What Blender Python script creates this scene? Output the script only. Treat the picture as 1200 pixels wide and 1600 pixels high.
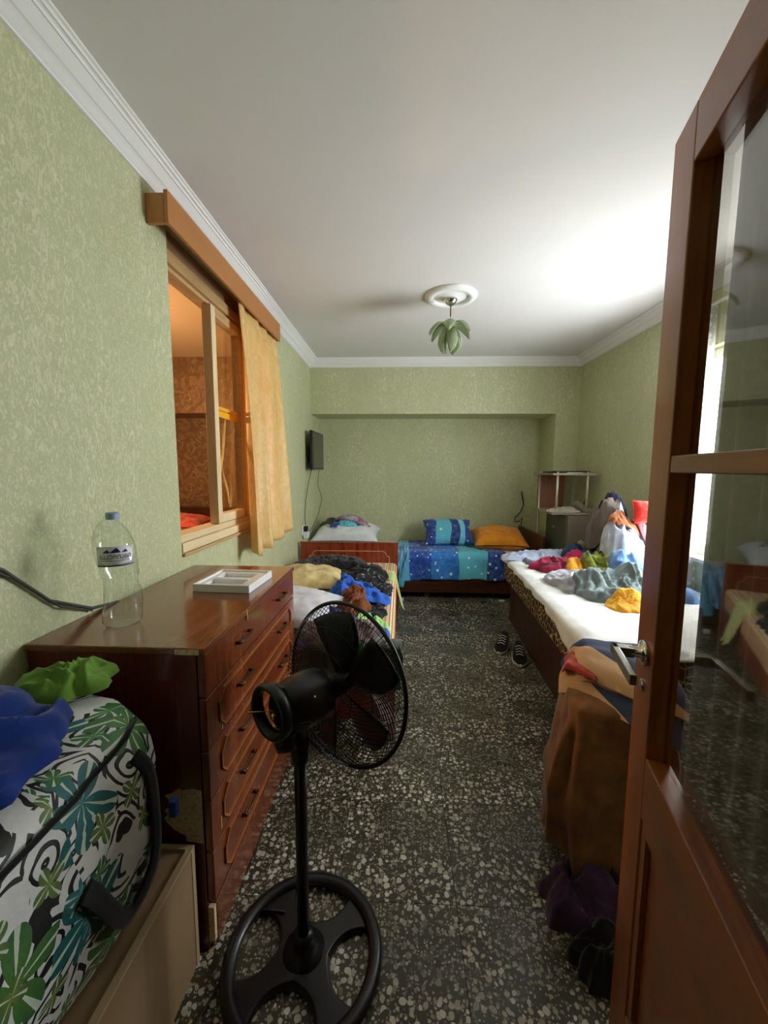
import bpy, math, random
import numpy as np
from mathutils import Matrix, Vector, noise as mn

for o in list(bpy.data.objects): bpy.data.objects.remove(o)
scn = bpy.context.scene
C = scn.collection
pi, sin, cos = math.pi, math.sin, math.cos

# ------------------------------------------------------------------ camera
YAW, PITCH, ROLL, FPX = -0.0405, -0.1075, 0.0045, 620.0
CAMH = 1.375
cam = bpy.data.cameras.new('camera'); camo = bpy.data.objects.new('camera', cam); C.objects.link(camo)
fw = Vector((sin(YAW)*cos(PITCH), cos(YAW)*cos(PITCH), sin(PITCH)))
rt = Vector((cos(YAW), -sin(YAW), 0)); up = rt.cross(fw)
r2 = cos(ROLL)*rt + sin(ROLL)*up; u2 = -sin(ROLL)*rt + cos(ROLL)*up
camo.matrix_world = Matrix(((r2.x, u2.x, -fw.x, 0), (r2.y, u2.y, -fw.y, 0), (r2.z, u2.z, -fw.z, CAMH), (0, 0, 0, 1)))
cam.sensor_fit = 'VERTICAL'; cam.sensor_height = 24; cam.lens = FPX/1600*24; cam.clip_start = .02
scn.camera = camo

# ------------------------------------------------------------------ light
w = bpy.data.worlds.new('overcast_sky'); scn.world = w; w.use_nodes = True
bg = w.node_tree.nodes['Background']; bg.inputs[0].default_value = (.93, .97, 1, 1); bg.inputs[1].default_value = 30.0
# portal that only guides sampling of the sky through the window of the right wall
pl = bpy.data.lights.new('window_portal', 'AREA'); pl.shape = 'RECTANGLE'; pl.size = 1.34; pl.size_y = .90
pl.cycles.is_portal = True
po = bpy.data.objects.new('window_portal', pl); C.objects.link(po)
po.location = (2.062, 2.48, 1.47); po.rotation_euler = (0, pi/2, 0)
vs = scn.view_settings; vs.view_transform = 'Standard'; vs.look = 'None'; vs.gamma = 1; vs.use_curve_mapping = False
vs.exposure = 0.0

# ------------------------------------------------------------------ helpers
def lin(c):
    c /= 255
    return c/12.92 if c <= .04045 else ((c+.055)/1.055)**2.4
def S(r, g, b): return (lin(r), lin(g), lin(b), 1)

class Mat:
    def __init__(s, name, col=(.5, .5, .5, 1), rough=.6, **kw):
        s.m = bpy.data.materials.new(name); s.m.use_nodes = True; s.t = s.m.node_tree
        s.b = s.t.nodes['Principled BSDF']; s.out = s.t.nodes['Material Output']
        s.b.inputs['Base Color'].default_value = col; s.b.inputs['Roughness'].default_value = rough
        for k, v in kw.items(): s.b.inputs[k.replace('_', ' ')].default_value = v
    def n(s, typ, ins=None, **props):
        nd = s.t.nodes.new('ShaderNode'+typ)
        for k, v in props.items(): setattr(nd, k, v)
        for k, v in (ins or {}).items(): s.put(nd.inputs[k], v)
        return nd
    def put(s, sock, v):
        if isinstance(v, bpy.types.NodeSocket): s.t.links.new(v, sock)
        else: sock.default_value = v
    def set(s, key, v): s.put(s.b.inputs[key], v)
    def co(s, scale=(1, 1, 1), kind='Object', rot=(0, 0, 0), loc=(0, 0, 0)):
        tc = s.n('TexCoord')
        mp = s.n('Mapping', {'Vector': tc.outputs[kind], 'Scale': scale, 'Rotation': rot, 'Location': loc})
        return mp.outputs[0]
    def noise(s, vec, scale=5, detail=3, rough=.5, dist=0):
        return s.n('TexNoise', {'Vector': vec, 'Scale': scale, 'Detail': detail, 'Roughness': rough, 'Distortion': dist})
    def ramp(s, fac, stops, interp='LINEAR'):
        r = s.n('ValToRGB', {'Fac': fac}); e = r.color_ramp.elements; r.color_ramp.interpolation = interp
        while len(e) > 1: e.remove(e[-1])
        for i, (p, c) in enumerate(stops):
            if not isinstance(c, (tuple, list)): c = (c, c, c, 1)
            if i == 0: e[0].position = p; e[0].color = c
            else: x = e.new(p); x.color = c
        return r.outputs[0]
    def math(s, op, a, b=0., c=None):
        nd = s.n('Math', operation=op); s.put(nd.inputs[0], a); s.put(nd.inputs[1], b)
        if c is not None: s.put(nd.inputs[2], c)
        return nd.outputs[0]
    def mix(s, fac, a, b, blend='MIX'):
        nd = s.n('Mix', data_type='RGBA', blend_type=blend)
        s.put(nd.inputs[0], fac); s.put(nd.inputs[6], a); s.put(nd.inputs[7], b); return nd.outputs[2]
    def bump(s, h, strength=.3, dist=.01):
        nd = s.n('Bump', {'Height': h, 'Strength': strength, 'Distance': dist}); s.set('Normal', nd.outputs[0])

class MB:
    def __init__(s): s.v = []; s.f = []; s.uv = None
    def add(s, vs, fs):
        k = len(s.v); s.v += [tuple(p) for p in vs]; s.f += [tuple(i+k for i in f) for f in fs]; return s
    def box(s, x0, x1, y0, y1, z0, z1):
        return s.add([(x, y, z) for z in (z0, z1) for y in (y0, y1) for x in (x0, x1)],
                     [(0, 2, 3, 1), (4, 5, 7, 6), (0, 1, 5, 4), (2, 6, 7, 3), (0, 4, 6, 2), (1, 3, 7, 5)])
    def loft(s, rings, cap=True, closed=True, uv=False):
        n = len(rings[0]); k = len(s.v)
        for r in rings: s.v += [tuple(p) for p in r]
        for i in range(len(rings)-1):
            for j in range(n if closed else n-1):
                a = k+i*n+j; b = k+i*n+(j+1) % n
                s.f.append((a, b, b+n, a+n))
        if cap and closed:
            s.f.append(tuple(k+j for j in reversed(range(n))))
            s.f.append(tuple(k+(len(rings)-1)*n+j for j in range(n)))
        return s
    def tube(s, pts, r, n=8):
        pts = [Vector(p) for p in pts]; rings = []; prev = None
        for i, p in enumerate(pts):
            t = (pts[min(i+1, len(pts)-1)]-pts[max(i-1, 0)]).normalized()
            if prev is None: a = t.orthogonal().normalized()
            else: a = (prev-t*prev.dot(t)); a = a.normalized() if a.length > 1e-6 else t.orthogonal().normalized()
            prev = a; b = t.cross(a); rr = r[i] if isinstance(r, (list, tuple)) else r
            rings.append([p+rr*(cos(q)*a+sin(q)*b) for q in [2*pi*j/n for j in range(n)]])
        return s.loft(rings)
    def ring(s, c, R, r, axis, n=48, m=8, flat=1.):
        ax = Vector(axis).normalized(); a = ax.orthogonal().normalized(); b = ax.cross(a); c = Vector(c); k = len(s.v)
        for i in range(n):
            d = cos(2*pi*i/n)*a+sin(2*pi*i/n)*b
            for j in range(m): q = 2*pi*j/m; s.v.append(tuple(c+d*(R+r*cos(q))+ax*(r*flat*sin(q))))
        for i in range(n):
            for j in range(m):
                s.f.append((k+i*m+j, k+((i+1) % n)*m+j, k+((i+1) % n)*m+(j+1) % m, k+i*m+(j+1) % m))
        return s
    def lathe(s, prof, c=(0, 0, 0), axis=(0, 0, 1), n=32, cap=True):
        ax = Vector(axis).normalized(); a = ax.orthogonal().normalized(); b = ax.cross(a); c = Vector(c)
        return s.loft([[c+ax*z+r*(cos(q)*a+sin(q)*b) for q in [2*pi*j/n for j in range(n)]] for r, z in prof], cap)
    def prism(s, poly, axis, t0, t1):
        # poly of 2-tuples; axis 0: (y,z), 1: (x,z), 2: (x,y)
        def P(q, t): return [(t, q[0], q[1]), (q[0], t, q[1]), (q[0], q[1], t)][axis]
        return s.loft([[P(q, t0) for q in poly], [P(q, t1) for q in poly]])
    def bar(s, a, b, w, h, upv=(0, 0, 1)):
        a = Vector(a); b = Vector(b); t = (b-a).normalized(); sd = t.cross(Vector(upv)).normalized(); u = sd.cross(t)
        R = lambda p: [p+sd*w/2+u*h/2, p-sd*w/2+u*h/2, p-sd*w/2-u*h/2, p+sd*w/2-u*h/2]
        return s.loft([R(a), R(b)])
    def grid(s, nu, nv, fn, wrap=False):
        k = len(s.v)
        for i in range(nu+1):
            for j in range(nv+1): s.v.append(tuple(fn(i/nu, j/nv)))
        for i in range(nu):
            for j in range(nv):
                a = k+i*(nv+1)+j; s.f.append((a, a+nv+1, a+nv+2, a+1))
        return s
    def uvgrid(s, nu, nv, fn):
        s.grid(nu, nv, fn); s.uv = [(i/nu, j/nv) for i in range(nu+1) for j in range(nv+1)]; return s

def mesh(name, mb):
    me = bpy.data.meshes.new(name); me.from_pydata(mb.v, [], mb.f); me.update()
    if mb.uv:
        ul = me.uv_layers.new(name='UVMap')
        for l in me.loops: ul.data[l.index].uv = mb.uv[l.vertex_index]
    return me

def wm(o): return (wm(o.parent) if o.parent else Matrix()) @ o.matrix_basis

def obj(name, mb, mat, parent=None, bevel=0, smooth=False, local=False, solid=0, fix=False, sub=0):
    me = mesh(name, mb) if isinstance(mb, MB) else mb
    o = bpy.data.objects.new(name, me); C.objects.link(o)
    if mat and not me.materials: me.materials.append(mat.m if isinstance(mat, Mat) else mat)
    if fix:
        import bmesh
        bm = bmesh.new(); bm.from_mesh(me); bmesh.ops.remove_doubles(bm, verts=bm.verts, dist=1e-5)
        bmesh.ops.recalc_face_normals(bm, faces=bm.faces); bm.to_mesh(me); bm.free()
    if parent:
        o.parent = parent
        if not local: me.transform(wm(parent).inverted())
    if smooth:
        me.polygons.foreach_set('use_smooth', [True]*len(me.polygons))
    if solid:
        m = o.modifiers.new('thick', 'SOLIDIFY'); m.thickness = solid; m.offset = 0
    if bevel:
        m = o.modifiers.new('bevel', 'BEVEL'); m.width = bevel; m.segments = 2; m.limit_method = 'ANGLE'; m.angle_limit = .7
        me.polygons.foreach_set('use_smooth', [True]*len(me.polygons))
        m2 = o.modifiers.new('wn', 'WEIGHTED_NORMAL'); m2.keep_sharp = False
    if sub:
        m = o.modifiers.new('sub', 'SUBSURF'); m.levels = sub; m.render_levels = sub
    return o

def tag(o, label, cat, group=None):
    o['label'] = label; o['category'] = cat
    if group: o['group'] = group
    return o
def thing(name, label, cat, loc=(0, 0, 0), rz=0, group=None):
    o = bpy.data.objects.new(name, None); C.objects.link(o)
    o.location = loc; o.rotation_euler = (0, 0, rz); o.empty_display_size = .05
    o.matrix_basis = Matrix.Translation(loc) @ Matrix.Rotation(rz, 4, 'Z')
    return tag(o, label, cat, group)
def struct(o): o['kind'] = 'structure'; return o
def sempty(name, loc, rz=0):
    o = bpy.data.objects.new(name, None); C.objects.link(o)
    o.matrix_basis = Matrix.Translation(loc) @ Matrix.Rotation(rz, 4, 'Z'); o['kind'] = 'structure'; return o
def nz(x, y, z=0): return mn.noise(Vector((x, y, z)))

# ------------------------------------------------------------------ materials
def wallpaper():
    m = Mat('green_wallpaper', rough=.5)
    v = m.co((1, 1, .55))
    a = m.noise(v, 80, 3, .55, 1.8).outputs[0]; b = m.noise(v, 9, 2).outputs[0]; c = m.noise(v, 150, 2).outputs[0]
    fl = m.ramp(a, [(.5, 0.), (.6, .55), (.72, 1.)])
    base = m.mix(b, S(184, 188, 142), S(196, 199, 158))
    col = m.mix(m.math('MULTIPLY', fl, .6), base, S(228, 226, 196))
    g = m.noise(m.co((1, 1, .38)), 40, 3, .6, 2.2).outputs[0]; cl = m.noise(m.co((1, 1, .3)), 3.2, 2).outputs[0]
    big = m.math('MULTIPLY', m.ramp(g, [(.54, 0.), (.62, 1.)]), m.ramp(cl, [(.42, 0.), (.62, 1.)]))
    col = m.mix(m.math('MULTIPLY', big, .55), col, S(240, 236, 204)); fl = m.math('MAXIMUM', fl, big)
    m.set('Base Color', col); m.set('Roughness', m.ramp(fl, [(0, .6), (1, .24)]))
    m.set('Specular IOR Level', m.ramp(fl, [(0, .4), (1, .9)]))
    m.bump(m.math('ADD', a, m.math('MULTIPLY', c, .3)), .25, .004)
    return m
def plaster(name, col, bump=.08):
    m = Mat(name, col, .85); v = m.co()
    m.set('Base Color', m.mix(m.noise(v, 3, 4).outputs[0], col, tuple(min(1, c*1.06) for c in col[:3])+(1,)))
    m.bump(m.noise(v, 90, 3).outputs[0], bump, .004); return m
def wood(name, dark, light, axis='Y', rough=.3, scale=1., coat=0., figure=1.):
    m = Mat(name, rough=rough)
    sc = {'X': (1.2, 14, 14), 'Y': (14, 1.2, 14), 'Z': (14, 14, 1.2)}[axis]
    v = m.co(tuple(q*scale for q in sc))
    a = m.noise(v, 1.6, 5, .6, 1.5*figure).outputs[0]
    b = m.noise(m.co(tuple(q*scale*6 for q in sc)), 2, 2).outputs[0]
    f = m.math('ADD', m.math('MULTIPLY', a, .8), m.math('MULTIPLY', b, .2))
    m.set('Base Color', m.ramp(f, [(.32, dark), (.5, tuple((p+q)/2 for p, q in zip(dark, light))), (.68, light)]))
    m.set('Roughness', m.ramp(a, [(.3, rough*.8), (.7, min(1, rough*1.35))]))
    m.bump(b, .03, .001)
    if coat: m.set('Coat Weight', coat); m.set('Coat Roughness', .12)
    return m
def cloth(name, col, col2=None, rough=.9, weave=700, trans=0):
    m = Mat(name, col, rough); v = m.co()
    a = m.noise(v, 14, 3).outputs[0]
    c2 = col2 or tuple(c*.72 for c in col[:3])+(1,)
    m.set('Base Color', m.mix(m.ramp(a, [(.35, 0.), (.65, 1.)]), col, c2))
    m.set('Sheen Weight', .25); m.set('Specular IOR Level', .2)
    m.bump(m.noise(v, weave, 2).outputs[0], .25, .002)
    if trans: m.set('Transmission Weight', 0)
    return m

WP = wallpaper()
CEIL = plaster('ceiling_paint', S(226, 223, 222), .04)
CORN = plaster('cornice_white', S(240, 239, 238), .03)
ORNG = plaster('neighbour_ceiling_paint', S(214, 190, 160))
HALL = plaster('hall_paint', S(112, 96, 76))

def brown_paper():
    m = Mat('brown_leaf_wallpaper', rough=.45); v = m.co((1, 1, 1))
    cell = m.n('TexVoronoi', {'Vector': m.n('VectorMath', {0: v, 1: m.noise(v, 5, 2).outputs[1]}, operation='ADD').outputs[0], 'Scale': 6.})
    d = m.math('SINE', m.math('MULTIPLY', cell.outputs['Distance'], 95.))
    a = m.noise(v, 9, 2, .5, 2.).outputs[0]
    f = m.math('MULTIPLY', m.ramp(d, [(.2, 0.), (.9, 1.)]), m.ramp(a, [(.42, 0.), (.62, 1.)]))
    m.set('Base Color', m.mix(f, S(122, 92, 66), S(206, 172, 132))); return m
BROWNP = brown_paper()

def terrazzo():
    m = Mat('terrazzo', rough=.3)
    oi = m.n('ObjectInfo'); tc = m.n('TexCoord')
    off = m.n('VectorMath', {0: tc.outputs['Object'], 1: m.n('CombineXYZ', {0: m.math('MULTIPLY', oi.outputs['Random'], 37.), 1: m.math('MULTIPLY', oi.outputs['Random'], 91.), 2: 0.}).outputs[0]}, operation='ADD').outputs[0]
    wob = m.noise(off, 40, 2).outputs[1]
    v = m.n('VectorMath', {0: off, 1: m.n('VectorMath', {0: wob, 1: (.016, .016, .016)}, operation='MULTIPLY').outputs[0]}, operation='ADD').outputs[0]
    def layer(scale, keep, lo, hi):
        c = m.n('TexVoronoi', {'Vector': v, 'Scale': scale, 'Randomness': 1.}, voronoi_dimensions='2D')
        sep = m.n('SeparateColor', {0: c.outputs['Color']})
        k = m.math('GREATER_THAN', sep.outputs[0], keep)
        inside = m.math('LESS_THAN', c.outputs['Distance'], m.math('MULTIPLY_ADD', sep.outputs[1], .26, .20))
        return m.math('MULTIPLY', k, inside), sep.outputs[2]
    m1, r1 = layer(50., .30, 0, 0); m2, r2 = layer(105., .40, 0, 0)
    patch = m.ramp(m.noise(m.co((1, 1, 1)), 3.2, 2).outputs[0], [(.40, .15), (.54, 1.)])
    ground = m.mix(m.noise(off, 8, 3).outputs[0], S(50, 47, 34), S(78, 71, 52))
    ch1 = m.ramp(r1, [(0, S(140, 134, 110)), (.3, S(190, 182, 160)), (.7, S(222, 216, 200)), (1, S(240, 238, 230))])
    ch2 = m.ramp(r2, [(0, S(108, 104, 84)), (.6, S(160, 152, 128)), (1, S(200, 192, 172))])
    col = m.mix(m2, ground, ch2); col = m.mix(m.math('MULTIPLY', m1, patch), col, ch1)
    br = m.math('MULTIPLY_ADD', oi.outputs['Random'], .3, .72)
    col = m.mix(1., col, m.n('CombineColor', {0: br, 1: br, 2: br}).outputs[0], 'MULTIPLY')
    m.set('Base Color', col)
    m.set('Roughness', m.ramp(m.noise(m.co(), 4, 4).outputs[0], [(.3, .22), (.7, .5)]))
    m.bump(m.noise(off, 30, 3).outputs[0], .05, .004)
    return m
TERR = terrazzo()
GROUT = plaster('grout', S(70, 64, 50))

RED = (S(74, 24, 12), S(150, 70, 30))
WD_SIDE = wood('dresser_side_veneer', S(92, 26, 17), S(116, 38, 24), 'Z', .22, coat=.4)
WD_TOP = wood('dresser_top_veneer', S(104, 52, 26), S(140, 76, 40), 'Y', .2, coat=.6)
WD_FRONT = wood('drawer_veneer', S(104, 45, 20), S(138, 68, 32), 'Z', .22, coat=.5, figure=.5)
WD_MOULD = wood('moulding_wood', S(150, 84, 40), S(176, 108, 58), 'Y', .3)
WD_DARK = wood('dark_brown_wood', S(58, 30, 18), S(88, 48, 28), 'X', .35)
WD_BEDRED = wood('red_brown_bed_wood', S(112, 38, 20), S(158, 66, 34), 'Z', .28, coat=.4)
WD_DOOR = wood('orange_door_wood', S(120, 62, 20), S(166, 92, 36), 'Z', .35, coat=.3)
WD_DOORX = wood('orange_door_rail_wood', S(120, 62, 20), S(166, 92, 36), 'Y', .35, coat=.3)
WD_VAL = wood('valance_laminate', S(172, 112, 58), S(188, 126, 68), 'Y', .4, figure=.4)
WD_PALE = wood('pale_pine', S(222, 196, 150), S(240, 220, 180), 'Y', .5)
WD_PALEZ = wood('pale_pine_upright', S(222, 196, 150), S(240, 220, 180), 'Z', .5)
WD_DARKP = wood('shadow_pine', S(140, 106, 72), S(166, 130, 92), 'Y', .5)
WD_PALE2 = wood('aged_pine', S(176, 140, 92), S(206, 172, 122), 'Y', .5)
CHIP = Mat('raw_chipboard', S(190, 160, 120), .95)
CHIP.set('Base Color', CHIP.ramp(CHIP.noise(CHIP.co(), 160, 3, .7).outputs[0], [(.3, S(186, 152, 112)), (.5, S(232, 204, 162)), (.7, S(246, 228, 194))]))
CARD = plaster('beige_box_board', S(146, 118, 84))
CARD2 = plaster('beige_box_edge', S(176, 150, 114))
BLK = Mat('black_plastic', S(20, 20, 22), .32)
BLKM = Mat('black_wire', S(18, 18, 18), .4, Metallic=.4)
CHROME = Mat('chrome', S(220, 220, 220), .12, Metallic=1.)
STEEL = Mat('brushed_steel', S(190, 186, 180), .32, Metallic=1.)
BRONZE = Mat('aged_bronze', S(92, 74, 50), .35, Metallic=1.)
BRASS = Mat('brass', S(210, 180, 90), .25, Metallic=1.)
WHITEP = Mat('white_plastic', S(238, 238, 240), .4)
RUBBER = Mat('grey_cable', S(70, 70, 66), .6)
INLAY = Mat('cream_inlay', S(226, 196, 150), .5)

def glass(name, tint=(1, 1, 1, 1), rough=.0, refl=1.):
    m = Mat(name); t = m.t
    bf = m.n('NewGeometry').outputs['Backfacing']; fr = m.n('Fresnel', {'IOR': m.math('MULTIPLY_ADD', bf, 1/1.5-1.5, 1.5)}); tr = m.n('BsdfTransparent', {'Color': tint}); gl = m.n('BsdfGlossy', {'Roughness': rough})
    f = m.math('MINIMUM', m.math('MULTIPLY', fr.outputs[0], refl), 1.)
    mx = m.n('MixShader', {0: f, 1: tr.outputs[0], 2: gl.outputs[0]})
    t.links.new(mx.outputs[0], m.out.inputs[0]); return m
PANE = glass('window_glass', (.97, .98, .97, 1))
PANE_D = glass('dusty_door_glass', (.86, .85, .82, 1), .03, 1.5)

def sheer(name, col, opac, trans=.5, lace=False):
    m = Mat(name); tr = m.n('BsdfTransparent'); df = m.n('BsdfDiffuse', {'Color': col}); tl = m.n('BsdfTranslucent', {'Color': col})
    b = m.n('MixShader', {0: trans, 1: df.outputs[0], 2: tl.outputs[0]})
    f = opac
    if lace:
        vor = m.n('TexVoronoi', {'Vector': m.co(), 'Scale': 28.}, feature='F1')
        f = m.ramp(vor.outputs['Distance'], [(.3, min(1, opac+.25)), (.45, opac-.2)])
    mx = m.n('MixShader', {0: f, 1: tr.outputs[0], 2: b.outputs[0]})
    m.t.links.new(mx.outputs[0], m.out.inputs[0]); return m
LACE = sheer('white_lace', (.92, .92, .93, 1), .75, .5, True)
NET = cloth('brown_net', S(104, 94, 76), S(84, 76, 60), weave=300)

# ------------------------------------------------------------------ room shell
XL, XR, YB, YN, ZC = -1.0, 1.924, 4.45, 0.05, 2.5565
NY, NZ, NX = 4.893, 1.98, 1.674      # niche back, niche top, niche right side
fl = struct(obj('floor', MB().box(-1.12, 2.2, -1.6, 5.0, -.08, -.012), GROUT))
T = .385; tcache = {}
x0 = .19-T*4; y0 = 1.897-T*5
for i in range(10):
    for j in range(14):
        a0 = max(x0+i*T+.0006, XL+.002); a1 = min(x0+(i+1)*T-.0006, XR-.002)
        b0 = max(y0+j*T+.0006, YN+.002); b1 = min(y0+(j+1)*T-.0006, NY-.002)
        if a1-a0 < .02 or b1-b0 < .02: continue
        key = (round(a1-a0, 3), round(b1-b0, 3))
        if key not in tcache:
            hx, hy = key[0]/2, key[1]/2; e = .0006
            mb = MB().loft([[(-hx, -hy, -.012), (hx, -hy, -.012), (hx, hy, -.012), (-hx, hy, -.012)],
                            [(-hx, -hy, -e), (hx, -hy, -e), (hx, hy, -e), (-hx, hy, -e)],
                            [(-hx+e, -hy+e, 0), (hx-e, -hy+e, 0), (hx-e, hy-e, 0), (-hx+e, hy-e, 0)]])
            me = mesh('floor_tile', mb); me.materials.append(TERR.m); tcache[key] = me
        o = bpy.data.objects.new('floor_tile', tcache[key]); C.objects.link(o); o.parent = fl
        o.location = ((a0+a1)/2, (b0+b1)/2, 0)

# interior window opening of the left wall
WY0, WY1, WZ0, WZ1 = 1.755, 2.98, .985, 2.41
mb = MB()
mb.box(-1.12, XL, YN, WY0, 0, ZC).box(-1.12, XL, WY1, 5.0, 0, ZC).box(-1.12, XL, WY0, WY1, 0, WZ0).box(-1.12, XL, WY0, WY1, WZ1, ZC)
struct(obj('wall_left', mb, WP))
# right wall with the daylight window
VY0, VY1, VZ0, VZ1 = 2.03, 2.93, .80, 2.14
mb = MB()
mb.box(XR, 2.06, YN, VY0, 0, ZC).box(XR, 2.06, VY1, 5.0, 0, ZC).box(XR, 2.06, VY0, VY1, 0, VZ0).box(XR, 2.06, VY0, VY1, VZ1, ZC)
struct(obj('wall_right', mb, WP))
mb = MB()
mb.box(XL, XR, NY, 5.0, 0, ZC).box(XL, XR, YB, NY, NZ, ZC).box(NX, XR, YB, NY, 0, NZ)
struct(obj('wall_back', mb, WP))
# near wall with the doorway the camera looks through
DX0, DX1 = -.52, .33
mb = MB()
mb.box(-1.12, DX0, -.10, YN, 0, ZC).box(DX1, 2.2, -.10, YN, 0, ZC).box(DX0, DX1, -.10, YN, 2.05, ZC)
struct(obj('wall_front', mb, WP))
struct(obj('ceiling', MB().box(-1.12, 2.2, -1.6, 5.0, ZC, ZC+.1), CEIL))
# hall behind the camera
struct(obj('wall_hall_back', MB().box(-1.12, 2.2, -1.7, -1.6, -.08, ZC+.1), HALL))
struct(obj('wall_hall_left', MB().box(-1.22, -1.12, -1.7, -.1, -.08, ZC+.1), HALL))
struct(obj('wall_hall_right', MB().box(2.2, 2.3, -1.7, -.1, -.08, ZC+.1), HALL))

# cornices
PR = [(0, 0), (.010, 0), (.012, .006), (.006, .009), (.014, .013), (.028, .026), (.036, .032), (.042, .034), (.056, .047),
      (.070, .060), (.074, .058), (.078, .066), (.086, .069), (.088, .067), (.092, .074), (.100, .076), (.101, .0813), (0, .0813)]
PR = [(a, b+2.475) for a, b in PR]
def cornice(name, pt0, pt1):
    o = obj(name, MB().loft([[pt0(a, z) for a, z in PR], [pt1(a, z) for a, z in PR]]), CORN, fix=True); struct(o)
cornice('trim_1', lambda a, z: (XL+a, YN, z), lambda a, z: (XL+a, YB-a, z))
cornice('trim_2', lambda a, z: (XL+a, YB-a, z), lambda a, z: (XR-a, YB-a, z))
cornice('trim_3', lambda a, z: (XR-a, YB-a, z), lambda a, z: (XR-a, YN, z))

# ------------------------------------------------------------------ neighbouring room seen through the interior window
NXL = -4.2
struct(obj('wall_neighbour_left', MB().box(NXL-.1, NXL, -.1, 5.0, 0, ZC), BROWNP))
mb = MB().box(NXL, -1.12, 4.3, 4.75, 1.97, ZC).box(NXL, -1.12, 4.75, 5.0, 0, ZC)
struct(obj('wall_neighbour_back', mb, BROWNP))
struct(obj('wall_neighbour_front', MB().box(NXL-.1, -1.12, -.2, -.1, 0, ZC), BROWNP))
struct(obj('ceiling_neighbour', MB().box(NXL-.1, -1.12, -.2, 5.0, ZC, ZC+.1), ORNG))
struct(obj('floor_neighbour', MB().box(NXL-.1, -1.12, -.2, 5.0, -.08, 0), WD_DARK))
lampo = thing('pendant_bulb', 'warm bare bulb hanging in the neighbouring room', 'lamp', (-2.3, 2.6, 1.95))
EM = Mat('warm_bulb', (1, .6, .3, 1)); EM.set('Emission Color', (1, .62, .3, 1)); EM.set('Emission Strength', 30.)
obj('bulb', MB().lathe([(.001, -.06), (.02, -.052), (.03, -.03), (.026, -.005), (.015, .02)], n=16), EM, lampo, smooth=True, local=True)
obj('socket', MB().lathe([(.018, .012), (.018, .05), (.008, .06)], n=12), BLK, lampo, local=True)
obj('cord', MB().tube([(0, 0, .06), (0, 0, .605)], .003, 6), BLK, lampo, local=True)
li = bpy.data.lights.new('bulb_light', 'POINT'); li.energy = 65; li.color = (1, .60, .28); li.shadow_soft_size = .04
lo = bpy.data.objects.new('bulb_light', li); C.objects.link(lo); lo.parent = lampo; lo.location = (0, 0, -.1)
# bed in the neighbouring room
PINK = cloth('pale_pink_cotton', S(226, 196, 204)); REDC = cloth('red_print_cotton', S(200, 40, 46), S(226, 120, 110))
nb = thing('neighbour_bed', 'dark framed bed with pale pink sheet seen through interior window', 'bed', (-2.6, 3.9, 0))
obj('headboard', MB().box(-3.3, -1.9, 4.5, 4.56, .08, .93), WD_DARK, nb, bevel=.01)
obj('base', MB().box(-3.28, -1.92, 2.6, 4.5, .1, .5), WD_DARK, nb, bevel=.01)
obj('mattress', MB().box(-3.26, -1.94, 2.62, 4.48, .5, .7), PINK, nb, bevel=.04)

# interior window: pine frame, one glazed sash, sill, tape
wn = sempty('window_1', (-1.06, 2.36, WZ0))
obj('sill', MB().box(-1.115, -.994, WY0+.002, WY1-.002, WZ0+.001, 1.03), WD_PALE, wn, bevel=.003)
obj('sill_lip', MB().box(-.9995, -.984, WY0, WY1, .968, .984), WD_PALE2, wn, bevel=.003)
obj('bottom_rail', MB().box(-1.10, -1.01, WY0+.002, WY1-.002, 1.031, 1.065), WD_PALE, wn, bevel=.002)
obj('head', MB().box(-1.115, -1.012, WY0+.002, WY1-.002, 2.262, 2.318), WD_PALE2, wn, bevel=.003)
obj('head_board', MB().box(-1.115, -1.03, WY0+.002, WY1-.002, 2.319, 2.408), WD_DARKP, wn)
obj('head_stop', MB().box(-1.10, -1.03, WY0+.002, WY1-.002, 2.243, 2.261), WD_PALE2, wn)
obj('jamb', MB().box(-1.115, -1.035, WY0+.002, WY0+.03, 1.066, 2.242), WD_PALE2, wn)
obj('jamb', MB().box(-1.115, -1.004, WY1-.03, WY1-.002, 1.066, 2.242), WD_PALE2, wn)
for (a, b) in ((2.155, 2.565), (2.567, 2.948)):
    sm = MB().box(-1.058, -1.006, a, a+.05, 1.068, 2.24)
    sh = obj('sash', sm, WD_PALEZ, wn, bevel=.003)
    obj('sash_stile', MB().box(-1.058, -1.006, b-.05, b, 1.068, 2.24), WD_PALE2, sh and wn, bevel=.003)
    obj('sash_rail', MB().box(-1.058, -1.006, a+.05, b-.05, 1.068, 1.118), WD_PALE, wn, bevel=.003)
    obj('sash_rail', MB().box(-1.058, -1.006, a+.05, b-.05, 2.19, 2.24), WD_PALE2, wn, bevel=.003)
    obj('pane', MB().box(-1.036, -1.032, a+.05, b-.05, 1.118, 2.19), PANE, wn)
TAPE = Mat('yellow_tape', S(240, 176, 40), .45)
obj('tape_strip', MB().box(-1.0305, -1.0295, 2.206, 2.514, 1.665, 1.70), TAPE, wn)
obj('tape_strip', MB().box(-1.0305, -1.0295, 2.206, 2.514, 1.706, 1.725), TAPE, wn)
FILM = cloth('torn_yellow_film', S(232, 190, 110), S(214, 160, 80))
for (ya, za, yb, zb, wd) in ((2.47, 1.84, 2.24, 1.3, .026), (2.5, 1.62, 2.38, 1.14, .036), (2.30, 1.42, 2.36, 1.16, .022)):
    def fn(u, v, ya=ya, za=za, yb=yb, zb=zb, wd=wd):
        return (-1.042-.008*sin(u*5+v), ya+(yb-ya)*u**.8+(v-.5)*wd*(.15+u), za+(zb-za)*u)
    obj('film_strip', MB().grid(12, 2, fn), FILM, wn, solid=.001, smooth=True)
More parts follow.
